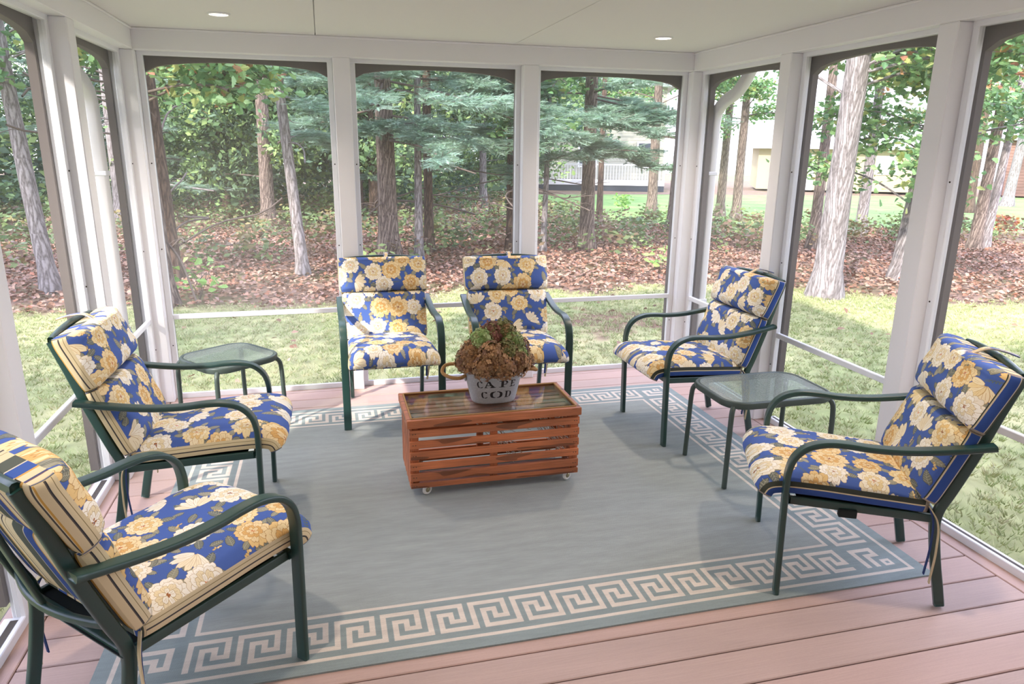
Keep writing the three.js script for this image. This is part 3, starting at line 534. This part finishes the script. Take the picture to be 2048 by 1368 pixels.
// ================= the yard =================
const lawnAt = (x, z) => {       // >0 on lawn
  const e = .7 * nz(x * .5, z * .5, 3) + .3 * nz(x * 1.7, z * 1.7, 8);
  const near = Math.min(z + 4.2 + (x > 5 ? (x - 5) * -.35 : 0) + e, 40), left = x + 7.5;       // strip round the porch
  const right = -(Math.max(0, x - 6.4) * .55) + z + 4.4 + e;
  const a = Math.min(x > 5 ? right : near, left);
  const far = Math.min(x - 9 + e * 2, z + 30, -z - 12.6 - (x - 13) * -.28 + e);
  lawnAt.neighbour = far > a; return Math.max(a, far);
};
{
  const N = 1024, S = 60, d = new Uint8Array(N * N * 4); reseed(12);
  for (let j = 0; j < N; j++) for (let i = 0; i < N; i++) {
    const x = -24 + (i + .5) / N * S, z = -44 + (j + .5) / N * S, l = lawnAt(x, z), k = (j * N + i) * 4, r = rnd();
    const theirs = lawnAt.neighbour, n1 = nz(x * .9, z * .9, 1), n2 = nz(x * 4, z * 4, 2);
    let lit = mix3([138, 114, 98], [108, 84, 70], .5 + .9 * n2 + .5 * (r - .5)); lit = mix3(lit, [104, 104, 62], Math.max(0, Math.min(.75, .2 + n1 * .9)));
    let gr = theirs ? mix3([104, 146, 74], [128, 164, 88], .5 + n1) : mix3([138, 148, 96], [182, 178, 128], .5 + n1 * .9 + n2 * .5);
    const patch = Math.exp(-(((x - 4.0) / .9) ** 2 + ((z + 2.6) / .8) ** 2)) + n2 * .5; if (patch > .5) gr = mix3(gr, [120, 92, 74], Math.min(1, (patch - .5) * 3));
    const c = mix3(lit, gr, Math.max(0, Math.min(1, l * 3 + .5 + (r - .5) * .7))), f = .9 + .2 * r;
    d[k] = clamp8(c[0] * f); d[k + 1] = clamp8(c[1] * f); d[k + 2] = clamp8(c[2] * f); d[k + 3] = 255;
  }
  const t = new THREE.DataTexture(d, N, N); t.magFilter = THREE.LinearFilter; t.colorSpace = THREE.SRGBColorSpace; t.wrapS = t.wrapT = THREE.MirroredRepeatWrapping; t.needsUpdate = true;
  const g = new THREE.PlaneGeometry(160, 160, 160, 160); g.rotateX(-Math.PI / 2); g.translate(6, 0, -24); const p = g.attributes.position, uv = g.attributes.uv;
  for (let i = 0; i < p.count; i++) { const x = p.getX(i), z = p.getZ(i), near = x > -1 && x < 4.5 && z > -1; p.setY(i, groundY(x, z) + (near ? -.03 : .03 * nz(x * .6, z * .6, 5))); uv.setXY(i, (x + 24) / S, (z + 44) / S); }
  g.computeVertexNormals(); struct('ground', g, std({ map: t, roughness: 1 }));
}
function scatter(name, label, cat, geo, mat, n, put, colors, parent) {
  const m = new THREE.InstancedMesh(geo, mat, n), M = new THREE.Matrix4(), q = new THREE.Quaternion(), e = new THREE.Euler(), s = V(1, 1, 1), p = V(0, 0, 0), c = new THREE.Color(); let k = 0;
  for (let i = 0; i < n; i++) {
    const r = put(i, p, e, s); if (!r) continue; q.setFromEuler(e); M.compose(p, q, s); m.setMatrixAt(k, M);
    c.set(colors[Math.floor(rnd() * colors.length)]); const f = rr(.78, 1.2); c.multiplyScalar(f); m.setColorAt(k, c); k++;
  }
  m.count = k; m.name = parent ? name : numbered(name); m.castShadow = m.receiveShadow = true; m.userData.kind = 'stuff';
  if (parent) parent.add(m); else { scene.add(m); tag(m, label, cat); } return m;
}
const leafMat = new THREE.MeshPhysicalMaterial({ color: 0xffffff, roughness: .75, side: THREE.DoubleSide, transmission: .3, thickness: 0 });
const litterMat = std({ color: 0xffffff, roughness: .95, side: THREE.DoubleSide });
// lobed oak leaf, folded on its midrib; about .13 m
const oakLeaf = (() => {
  const o = [[0, 0], [.012, .014], [.026, .03], [.022, .046], [.044, .062], [.034, .078], [.05, .094], [.03, .108], [.02, .122], [0, .134]], pos = [];
  for (const s of [-1, 1]) for (let i = 0; i < o.length - 1; i++) { const [a, b] = [o[i], o[i + 1]], P = (q) => [s * q[0], .3 * q[0], q[1]]; const c = [0, 0, (a[1] + b[1]) / 2]; const A = P(a), B = P(b), z0 = [0, 0, a[1]], z1 = [0, 0, b[1]]; for (const v of s > 0 ? [z0, A, B, z0, B, z1] : [z0, B, A, z0, z1, B]) pos.push(...v); }
  const g = new THREE.BufferGeometry(); g.setAttribute('position', new THREE.Float32BufferAttribute(pos, 3)); g.computeVertexNormals(); return g;
})();
// evergreen spray: a twig with needles, .2 m
const spray = (() => {
  reseed(5); const pos = [];
  const tri = (a, b, c) => pos.push(...a, ...b, ...c);
  tri([-.002, 0, 0], [.002, 0, 0], [0, 0, .2]);
  for (let i = 0; i < 44; i++) { const z = .012 + i / 44 * .18, s = i % 2 ? 1 : -1, a = rr(.5, 1.1), L = rr(.03, .05) * (1 - i / 90), up = rr(-.4, .7), w = .0022; const d = [s * Math.sin(a) * L, up * L * .6, Math.cos(a) * L]; tri([0, 0, z - w], [0, 0, z + w], [d[0], d[1], z + d[2]]); tri([0, -w, z], [0, w, z], [d[0], d[1], z + d[2]]); }
  for (const s of [-1, 1]) for (let k = 0; k < 2; k++) { const z0 = .05 + k * .05; for (let i = 0; i < 14; i++) { const f = i / 14, x = s * f * .07, z = z0 + f * .06, L = .026, w = .002, q = i % 2 ? 1 : -1; tri([x, 0, z - w], [x, 0, z + w], [x + s * L * .4 - q * L * .5, rr(-.01, .014), z + L * .7 * (q > 0 ? 1 : .3)]); } }
  const g = new THREE.BufferGeometry(); g.setAttribute('position', new THREE.Float32BufferAttribute(pos, 3)); g.computeVertexNormals(); return g;
})();
const clump = (() => {   // loose handful of far leaves, .5 m
  reseed(6); const pos = [];
  for (let i = 0; i < 22; i++) { const c = V(rr(-.25, .25), rr(-.2, .2), rr(-.25, .25)), u = V(rr(-1, 1), rr(-.6, .6), rr(-1, 1)).normalize(), v = u.clone().cross(V(rr(-1, 1), rr(-1, 1), rr(-1, 1))).normalize(), s = rr(.04, .085); const A = c.clone().addScaledVector(u, s), B = c.clone().addScaledVector(v, s * .55), C = c.clone().addScaledVector(u, -s), D = c.clone().addScaledVector(v, -s * .55); for (const w of [A, B, C, A, C, D]) pos.push(w.x, w.y, w.z); }
  const g = new THREE.BufferGeometry(); g.setAttribute('position', new THREE.Float32BufferAttribute(pos, 3)); g.computeVertexNormals(); return g;
})();
const tuft = (() => { reseed(8); const pos = []; for (let i = 0; i < 9; i++) { const a = rnd() * 6.28, r = rr(0, .03), h = rr(.02, .045), x = Math.cos(a) * r, z = Math.sin(a) * r, w = .003, b = rr(.2, .7) * h; pos.push(x - w, 0, z, x + w, 0, z, x + Math.cos(a) * b, h, z + Math.sin(a) * b); } const g = new THREE.BufferGeometry(); g.setAttribute('position', new THREE.Float32BufferAttribute(pos, 3)); g.computeVertexNormals(); return g; })();

// grass and fallen leaves
reseed(21);
const insidePorch = (x, z) => x > -.2 && x < 3.6 && z > -.2;
scatter('lawn_grass', 'short patchy green grass around the porch', 'grass', tuft, litterMat, 90000, (i, p, e, s) => {
  const r = rnd(); const x = rr(-6, 12), z = rr(-6.5, 5) ; if (insidePorch(x, z) || lawnAt(x, z) < rr(-.25, .1)) return 0;
  p.set(x, groundY(x, z) + .005, z); e.set(0, rnd() * 6.28, 0); const k = rr(.6, 1.3); s.set(k * 1.3, k * .8, k * 1.3); return 1;
}, ['#a3b078', '#b4b888', '#94a468', '#c4c096', '#a6ac7c']);
scatter('fallen_leaves', 'brown fallen oak leaves covering the woodland floor', 'leaves', oakLeaf, litterMat, 110000, (i, p, e, s) => {
  const t = rnd(), x = t < .75 ? rr(-8, 16) : rr(-20, 26), z = t < .75 ? rr(-13, -1) : rr(-22, -6), l = lawnAt(x, z); if (insidePorch(x, z)) return 0; if (l > 0 && rnd() > .012) return 0; if (l > -.4 && rnd() < .35) return 0;
  p.set(x, groundY(x, z) + rr(.01, .05), z); e.set(rr(-.7, .7), rnd() * 6.28, rr(-.7, .7)); const k = rr(.34, .66); s.set(k, k, k); return 1;
}, ['#9c7c68', '#886854', '#aa8a78', '#745846', '#b59680', '#90766c', '#a06e58']);

// bark
const barkTex = (c0, c1) => noiseTex(256, [.5, .9], (u, v) => { const f = Math.abs(tileN(u, v * .35 % 1, 15)) * 1.6, g = tileN(u, v, 30, 4), t = Math.max(0, Math.min(1, .25 + f + .35 * g)); const c = mix3(c0, c1, t); return c.map(clamp8); });
const barks = [[[62, 52, 47], [150, 136, 124]], [[88, 82, 80], [168, 163, 162]], [[54, 44, 38], [112, 94, 80]]].map(([a, b]) => { const t = barkTex(a, b); return std({ map: t, bumpMap: t, bumpScale: .012, roughness: .95 }); });
const twigMat = std({ color: 0x6d625a, roughness: .95 });
function trunkGeo(r, h, lean, bend, seed) {
  const n = 14, path = []; for (let i = 0; i <= n; i++) { const t = i / n; path.push(V(lean[0] * t * h + bend * Math.sin(t * 4 + seed) * .2, t * h - .15, lean[1] * t * h + bend * Math.cos(t * 3.3 + seed) * .2)); }
  const M = 14, pos = [], uv = [], ix = [];
  path.forEach((c, i) => { const t = i / n, R = r * (1 - .5 * t) * (1 + .7 * Math.exp(-t * h / .22)); for (let j = 0; j <= M; j++) { const a = j / M * 6.28318, q = R * (1 + .07 * nz(Math.cos(a) * 1.5 + seed, t * h * 1.2, Math.sin(a) * 1.5)); pos.push(c.x + Math.cos(a) * q, c.y, c.z + Math.sin(a) * q); uv.push(a * r, t * h); } });
  for (let i = 0; i < n; i++) for (let j = 0; j < M; j++) { const a = i * (M + 1) + j, b = a + M + 1; ix.push(a, b, a + 1, a + 1, b, b + 1); }
  const g = new THREE.BufferGeometry(); g.setAttribute('position', new THREE.Float32BufferAttribute(pos, 3)); g.setAttribute('uv', new THREE.Float32BufferAttribute(uv, 2)); g.setIndex(ix); g.computeVertexNormals();
  return [g, (y) => { const t = Math.max(0, Math.min(1, (y + .15) / h)), i = Math.min(n - 1, Math.floor(t * n)); return path[i].clone().lerp(path[i + 1], t * n - i); }];
}
const conifer = ['#8fb29c', '#a3c2ac', '#b4d0bc', '#7fa088', '#bcd4c4', '#98b898'], oak = ['#6f9a5c', '#86b070', '#5d8a52', '#9abf82', '#7aa868', '#a9b46a', '#5f8c5c'], farG = ['#5c7d4c', '#6f9258', '#4a6a46', '#86a562', '#466448', '#5f7f5a', '#98b268'];
const rust = ['#b0714a', '#a04f42', '#c08a50'];
// a tree: trunk, bare or leafy boughs, foliage
function tree(label, x, z, o) {
  const t = thing(o.name ?? 'tree', label, 'tree', o.group ?? 'trees in the woods behind the porch'); const y0 = groundY(x, z);
  const [tg, at] = trunkGeo(o.r, o.h, o.lean ?? [0, 0], o.bend ?? .3, o.seed ?? x * 3.7); part('trunk', tg, barks[o.bark ?? 0], t);
  const br = [], tips = [];
  for (let k = 0; k < (o.boughs ?? 0); k++) {
    const y = rr(o.y0 ?? 1.2, Math.min(o.h - .2, o.y1 ?? o.h)), a = o.aim !== undefined && rnd() < .6 ? o.aim + rr(-1.1, 1.1) : rnd() * 6.283, L = rr(.5, 1) * (o.reach ?? 2), c = at(y), droop = o.kind === 'spruce' ? rr(-.25, .05) : rr(0, .45);
    const P = [c, c.clone().add(V(Math.cos(a) * L * .4, L * droop * .5 + .05, Math.sin(a) * L * .4)), c.clone().add(V(Math.cos(a + .1) * L * .75, L * droop * .8, Math.sin(a + .1) * L * .75)), c.clone().add(V(Math.cos(a + rr(-.2, .3)) * L, L * droop + rr(-.15, .1), Math.sin(a + .1) * L))];
    const cv = new THREE.CatmullRomCurve3(P); br.push(new THREE.TubeGeometry(cv, 8, o.r * .09 + .004, 5, false));
    for (let q = 0; q < 5; q++) { const u = rr(.25, .95), s = cv.getPoint(u), b = a + rr(-1.3, 1.3), l = L * rr(.12, .32); br.push(new THREE.TubeGeometry(new THREE.CatmullRomCurve3([s, s.clone().add(V(Math.cos(b) * l * .5, rr(-.03, .06), Math.sin(b) * l * .5)), s.clone().add(V(Math.cos(b) * l, rr(-.1, .12), Math.sin(b) * l))]), 4, .004, 4, false)); if (y > (o.bare ?? 0)) for (let w = 0; w < 4; w++) tips.push([s.clone().add(V(Math.cos(b) * l * w / 3, 0, Math.sin(b) * l * w / 3)), b]); }
    if (y > (o.bare ?? 0)) for (let w = 0; w < 16; w++) tips.push([cv.getPoint(rr(.2, 1)), a + rr(-.9, .9)]);
  }
  if (br.length) part('boughs', join(br), o.bark === 1 ? barks[1] : twigMat, t);
  if (o.leaves && tips.length) {
    const kind = o.kind, geo = kind === 'spruce' ? spray : kind === 'oak' ? oakLeaf : clump, sp = kind === 'spruce' ? .09 : kind === 'oak' ? .30 : .5;
    scatter('foliage', 0, 0, geo, leafMat, Math.round(o.leaves * (kind === 'oak' ? 2 : 1)), (i, p, e, s) => {
      const [c, a] = tips[Math.floor(rnd() * tips.length)]; p.set(c.x + rr(-sp, sp), c.y + rr(-sp, sp) * .7, c.z + rr(-sp, sp));
      if (kind === 'spruce') e.set(rr(-.3, .35), -a + Math.PI / 2 + rr(-.8, .8), rr(-.5, .5)); else e.set(rr(-1.2, 1.2), rnd() * 6.28, rr(-1.2, 1.2));
      const k = kind === 'spruce' ? rr(.8, 1.4) : kind === 'oak' ? rr(.55, 1.0) : rr(.7, 1.5); s.set(k, k, k); return 1;
    }, o.cols ?? (kind === 'spruce' ? conifer : kind === 'oak' ? [...oak, ...oak, ...oak, ...oak, ...(o.rust ? ['#b98a5a', '#b57a5c'] : [])] : farG), t);
  }
  t.position.set(x, y0, z); return t;
}
const G = (u, v) => { const p = onGround(u, v); return [p.x, p.z]; };
reseed(4242);
// trees told apart in the photograph, each from the pixel of its foot
tree('slim pale leaning trunk with a spruce bough across it, behind the corner table', ...G(602, 552), { r: .085, h: 6, lean: [-.03, 0], bend: .25, bark: 1, boughs: 9, y0: 1.6, y1: 4.5, reach: 1.3, bare: 1.9, kind: 'spruce', leaves: 2200, aim: .6 });
tree('thick grey-brown spruce trunk behind the sunlit blue cushion', ...G(778, 520), { r: .165, h: 8, lean: [-.004, 0], bend: .05, boughs: 26, y0: .9, y1: 4.6, reach: 2.3, bare: 1.9, kind: 'spruce', leaves: 6500, aim: 1.2, name: 'spruce_tree' });
tree('slender grey trunk leaning beside a darker one, behind the two back chairs', ...G(838, 517), { r: .07, h: 6, lean: [.02, 0], bend: .1, bark: 1, boughs: 6, y0: 1.5, y1: 4, reach: 1.4, bare: 2, kind: 'spruce', leaves: 1800, aim: 1.3 });
tree('dark spruce trunk with bare lower boughs, behind the slender grey trunk', ...G(860, 508), { r: .085, h: 7, bend: .05, bark: 2, boughs: 26, y0: .5, y1: 4.5, reach: 2.4, bare: 1.8, kind: 'spruce', leaves: 6500, aim: .9, name: 'spruce_tree' });
tree('reddish brown spruce trunk close to the middle white post', ...G(1022, 505), { r: .09, h: 7, bend: .05, bark: 2, boughs: 20, y0: .9, y1: 4.5, reach: 2.2, bare: 1.8, kind: 'spruce', leaves: 6000, aim: 1.5, name: 'spruce_tree' });
tree('grey furrowed spruce trunk with blue-green boughs, in front of the railed house', ...G(1172, 500), { r: .14, h: 7, bend: .06, boughs: 24, y0: 1.5, y1: 4.6, reach: 2.6, bare: 1.75, kind: 'spruce', leaves: 9000, aim: 1.3, name: 'spruce_tree' });
tree('thin dark trunk just behind the grey furrowed spruce', ...G(1198, 455), { r: .08, h: 7, bend: .05, bark: 2, boughs: 8, y0: 2, reach: 1.8, bare: 2, kind: 'spruce', leaves: 900 });
tree('thin pale sapling trunk beside the second back post', ...G(1088, 505), { r: .055, h: 5, bend: .15, bark: 1, boughs: 8, y0: 1.8, y1: 4, reach: 1.3, kind: 'oak', leaves: 500 });
tree('pale double-looking trunk in front of the house railing', ...G(1303, 430), { r: .16, h: 9, bend: .1, boughs: 10, y0: 3, reach: 2.5, kind: 'oak', leaves: 1500, bark: 0 });
tree('leaning trunk beside the corner post with the house beyond', ...G(1335, 465), { r: .12, h: 8, lean: [.06, 0], bend: .3, boughs: 8, y0: 3, reach: 2, kind: 'oak', leaves: 900 });
tree('brown trunk just past the corner downspout', ...G(1440, 432), { r: .14, h: 8, bend: .1, boughs: 12, y0: 2.2, reach: 2.4, kind: 'oak', leaves: 2200 });
tree('grey trunk at the edge of the bright far lawn', ...G(1472, 440), { r: .14, h: 8, bend: .1, boughs: 12, y0: 2.2, reach: 2.4, kind: 'oak', leaves: 2200 });
tree('big pale lichen-covered oak trunk at the lawn edge, outside the side screens', ...G(1645, 592), { r: .175, h: 7, lean: [.035, .0], bend: .12, bark: 1, boughs: 22, y0: 2.35, y1: 4.4, reach: 2.8, kind: 'oak', leaves: 5200, rust: 1, name: 'oak_tree', group: 'trees beside the lawn' });
tree('darker trunk just left of the big pale oak', ...G(1622, 500), { r: .11, h: 7, bend: .1, boughs: 12, y0: 2.3, reach: 2.2, kind: 'oak', leaves: 2200, group: 'trees beside the lawn' });
tree('pinkish grey trunk between the big pale oak and the garage', ...G(1718, 470), { r: .13, h: 8, bend: .08, bark: 1, boughs: 14, y0: 2.2, reach: 2.6, kind: 'oak', leaves: 3000, rust: 1, group: 'trees beside the lawn' });
tree('leaning oak trunk half hidden by the side post, with low leafy boughs', ...G(1790, 560), { r: .11, h: 6, lean: [.1, 0], bend: .1, bark: 1, boughs: 18, y0: .9, y1: 4, reach: 1.9, kind: 'oak', leaves: 2600, aim: 3.0, group: 'trees beside the lawn' });
tree('dark trunk far across the lawn by the drive', ...G(1935, 425), { r: .2, h: 9, bend: .1, bark: 2, boughs: 10, y0: 3, reach: 3, kind: 'oak', leaves: 2000, group: 'trees beside the lawn' });
tree('grey trunk of a close pair at the lawn edge', ...G(1945, 500), { r: .12, h: 7, lean: [.03, 0], bend: .1, boughs: 14, y0: 1.9, reach: 2.4, kind: 'oak', leaves: 3600, rust: 1, group: 'trees beside the lawn' });
tree('browner trunk of a close pair at the lawn edge', ...G(1968, 498), { r: .09, h: 7, lean: [.06, 0], bend: .1, bark: 1, boughs: 12, y0: 1.9, reach: 2.2, kind: 'oak', leaves: 2600, group: 'trees beside the lawn' });
tree('leaning pale trunk before the brown shingled house', ...G(2012, 412), { r: .22, h: 9, lean: [.08, 0], bend: .1, bark: 1, boughs: 10, y0: 3, reach: 3, kind: 'oak', leaves: 2400, group: 'trees beside the lawn' });
tree('pale slim trunk seen through the hazy screens', ...G(108, 585), { r: .1, h: 7, lean: [-.03, 0], bend: .3, bark: 1, boughs: 14, y0: 2.4, y1: 5, reach: 2.2, kind: 'oak', leaves: 2600 });
tree('oak with broad lobed leaves hanging by the first back post', -.9, -4.4, { r: .12, h: 6, bend: .2, bark: 0, boughs: 14, y0: 2.0, y1: 3.4, reach: 2.0, kind: 'oak', leaves: 1700, rust: 1, aim: .5, name: 'oak_tree' });
tree('shaggy dark trunk near the first back post, hung with bare twigs', ...G(345, 560), { r: .11, h: 6, bend: .15, bark: 2, boughs: 16, y0: .3, y1: 3.6, reach: 2, bare: 9 });
// woods further back
for (let i = 0; i < 46; i++) {
  const a = rr(-1.05, .62), d = rr(13, 34), x = 1.7 + Math.sin(a) * d, z = -Math.cos(a) * d; if (x > 6 && d > 15 && a > .28) continue;
  tree(i % 3 ? 'leafy tree in the depth of the woods' : 'tall slim tree in the depth of the woods', x, z, { r: rr(.08, .17), h: rr(7, 11), bend: .25, bark: i % 3, boughs: 16, y0: .9, reach: rr(2.2, 3.4), kind: i % 4 === 1 ? 'spruce' : 'far', leaves: i % 4 === 1 ? 2600 : 900, name: 'woodland_tree', group: 'trees deep in the woods', cols: i % 4 === 1 ? conifer : farG });
}
reseed(777);
scatter('woodland_foliage', 'dense leafy green thicket closing the view deep in the woods', 'foliage', clump, leafMat, 16000, (i, p, e, s) => {
  const a = rr(-1.35, .42), d = 15 + 22 * Math.sqrt(rnd()), x = 1.7 + Math.sin(a) * d, z = -Math.cos(a) * d, h = 6.5 * Math.pow(rnd(), 1.2); if (lawnAt(x, z) > -.5 && h < 3) return 0; if (a > .27 && h < 2.2) return 0; if (nz(x * .3, h * .5, z * .3) < -.12) return 0;
  p.set(x, groundY(x, z) + h, z); e.set(rr(-.4, .4), rnd() * 6.28, rr(-.4, .4)); const k = rr(1, 2.1); s.set(k, k, k); return 1;
}, [...farG, '#4a6e5a', '#557a66', '#456652']);
// unseen trees added out of frame to the left, placed to filter the sun
for (const [x, z] of [[-9.5, 7], [-12.5, 2], [-11.5, 10]]) tree('unseen leafy tree added left of the yard to filter the sun', x, z, { r: .16, h: 10, bend: .2, boughs: 26, y0: 2.6, reach: 3.2, kind: 'far', leaves: 1500, name: 'sun_filter_tree', group: 'added trees that filter the sun' });
// undergrowth
reseed(99);
scatter('undergrowth', 'low green and rust undergrowth among the trees', 'plants', clump, leafMat, 5200, (i, p, e, s) => {
  const x = rr(-12, 24), z = rr(-24, -5.2); if (lawnAt(x, z) > -.8) return 0; if (z > -7.5 && rnd() < .85) return 0; if (nz(x * .35, z * .35, 7) < -.05 && rnd() < .7) return 0;
  p.set(x, groundY(x, z) + rr(.08, .42), z); e.set(rr(-.3, .3), rnd() * 6.28, rr(-.3, .3)); const k = rr(.5, 1.1); s.set(k, k * .8, k); return 1;
}, ['#6f8852', '#84985e', '#5c7646', '#948a5c', '#7d6c50', '#688450', '#8fa664', '#8a705e']);
for (const [u, v, l, n, k] of [[1268, 485, 'small evergreen seedling on the leaf litter', 60, 'spruce'], [1320, 545, 'bright green seedling at the lawn edge by the corner post', 40, 'oak'], [2005, 470, 'low bush with rust-coloured leaves beside the close pair of trunks', 220, 'rust'], [1245, 420, 'bright green bush before the house railing', 160, 'oak'], [400, 600, 'green seedling at the foot of the shaggy trunk', 50, 'oak']]) {
  const [x, z] = G(u, v), t = thing('seedling_shrub', l, 'shrub'), st = []; for (let q = 0; q < 5; q++) st.push(tube([V(0, 0, 0), V(rr(-.06, .06), .15, rr(-.06, .06)), V(rr(-.2, .2), rr(.25, .42), rr(-.2, .2))], .004, 5, 4));
  part('stems', join(st), twigMat, t); scatter('foliage', 0, 0, k === 'spruce' ? spray : oakLeaf, leafMat, n, (i, p, e, s) => { p.set(rr(-.25, .25), rr(.1, .5), rr(-.25, .25)); e.set(rr(-1, 1), rnd() * 6.28, rr(-1, 1)); const f = rr(.6, 1); s.set(f, f, f); return 1; }, k === 'rust' ? rust : k === 'spruce' ? conifer : ['#8fc060', '#a3d070', '#7fb055'], t);
  t.position.set(x, groundY(x, z), z);
}
// fallen branches and dry sticks on the woodland floor
for (const [u0, v0, u1, v1, l] of [[345, 500, 395, 610, 'long bent dead stick leaning by the first back post'], [560, 470, 640, 488, 'short pale stick lying among the leaves'], [455, 500, 520, 512, 'pale broken branch on the leaf litter']]) {
  const a = G(u1, v1), b = G(u0 + 30, v1 - 8), p = V(a[0], groundY(...a) + .02, a[1]), q = V(b[0] - .3, groundY(...b) + (u0 === 345 ? .9 : .12), b[1]); solo('fallen_branch', tube([p, p.clone().lerp(q, .5).add(V(.05, .1, 0)), q], .014, 12, 6), twigMat, l, 'branch', 'sticks on the woodland floor');
}

// ================= neighbouring houses =================
const P2 = (u, v, dist) => { const d = pixelRay(u, v); return CAM.clone().addScaledVector(d, dist / Math.hypot(d.x, d.z)); };
{
  const siding = std({ color: 0xa3a291, roughness: .9 }), trimW = std({ color: 0xe8e8ea, roughness: .6 }), roofM = std({ color: 0xb9bac0, roughness: .8 }), dark = std({ color: 0x3d4650, roughness: .3 });
  // grey-green house with a railed deck
  const a = onGround(1085, 390), h = thing('neighbour_house', 'grey-green clapboard house with a white railed deck, beyond the spruces', 'house'), yaw = -.35;
  const H = [['wall', bx(-1, 9.6, 0, 5.6, -6, 0), siding], ['roof', bx(-1.6, 10.2, 5.6, 6.0, -6.5, .6), roofM]];
  for (const [n, g, m] of H) part(n, g, m, h);
  for (let k = 0; k < 26; k++) part('clapboard', bx(-1.02, 9.62, .25 + k * .2, .44 + k * .2, 0, .03, .004), siding, h);
  part('deck', bx(-1, 9.5, .2, .4, 0, 2.4), trimW, h); part('lattice', bx(-1, 9.5, -.2, .2, 2.3, 2.36), dark, h);
  const bal = []; for (let x = -1; x <= 9.5; x += .16) bal.push(bx(x - .02, x + .02, .42, 1.28, 2.33, 2.37, .004)); bal.push(bx(-1, 9.5, 1.28, 1.36, 2.3, 2.4), bx(-1, 9.5, .42, .48, 2.3, 2.4)); part('railing', join(bal), trimW, h);
  for (const x of [-.95, 2.5, 6, 9.45]) part('railing_post', bx(x - .06, x + .06, .4, 1.42, 2.29, 2.41), trimW, h);
  for (const [x, y] of [[1.2, 1.3], [5.2, 1.2], [8.6, 1.2], [2.2, 3.6], [6.4, 3.6]]) { const w = part('window_frame', bx(x - .55, x + .55, y - .1, y + 1.4, .02, .08), trimW, h); part('pane', bx(x - .45, x + .45, y, y + 1.3, .08, .09), dark, w); }
  h.position.set(a.x, groundY(a.x, a.z), a.z - 9); h.rotation.y = yaw;
  // pale garage with a wide light roof
  const b = onGround(1735, 396), q = thing('neighbour_garage', 'pale yellow garage with a wide whitish roof across the bright lawn', 'house'), cream = std({ color: 0xaea684, roughness: .9 });
  part('wall', bx(-4.5, 5.5, 0, 2.5, -6, 0), cream, q); part('door', bx(-3.8, -1.2, 0, 2.1, 0, .06), trimW, q); part('window_frame', bx(2.2, 3.4, 1, 2.1, 0, .06), trimW, q);
  const rs = new THREE.Shape([[.6, 2.45], [.6, 2.6], [-3, 5.0], [-6.6, 2.6], [-6.6, 2.45]].map((p) => new THREE.Vector2(...p))), rg = new THREE.ExtrudeGeometry(rs, { depth: 11, bevelEnabled: false }); rg.rotateY(-Math.PI / 2); rg.scale(1, 1, 1); rg.translate(6, 0, 0); part('roof', boxUV(rg.rotateY(0)), std({ color: 0xcfd0d4, roughness: .75 }), q);
  q.position.set(b.x + 2.5, groundY(b.x, b.z), b.z - 6); q.rotation.y = -.5;
  const c = onGround(2075, 402), s = thing('shingled_house', 'reddish brown shingled house wall at the far edge of the lawn', 'house'), shing = std({ color: 0x8d6d62, roughness: .95 });
  part('wall', bx(0, 9, 0, 3.2, -5, 0), std({ color: 0x7d5f56, roughness: .95 }), s); for (let k = 0; k < 18; k++) part('shingle_course', bx(-.02, 9, k * .175, k * .175 + .165, 0, .03, .006), shing, s); part('roof', bx(-.5, 9.5, 3.2, 3.5, -5.4, .5), roofM, s);
  s.position.set(c.x + 2, groundY(c.x, c.z), c.z - 4); s.rotation.y = -.75;
}
renderer.render(scene, camera);
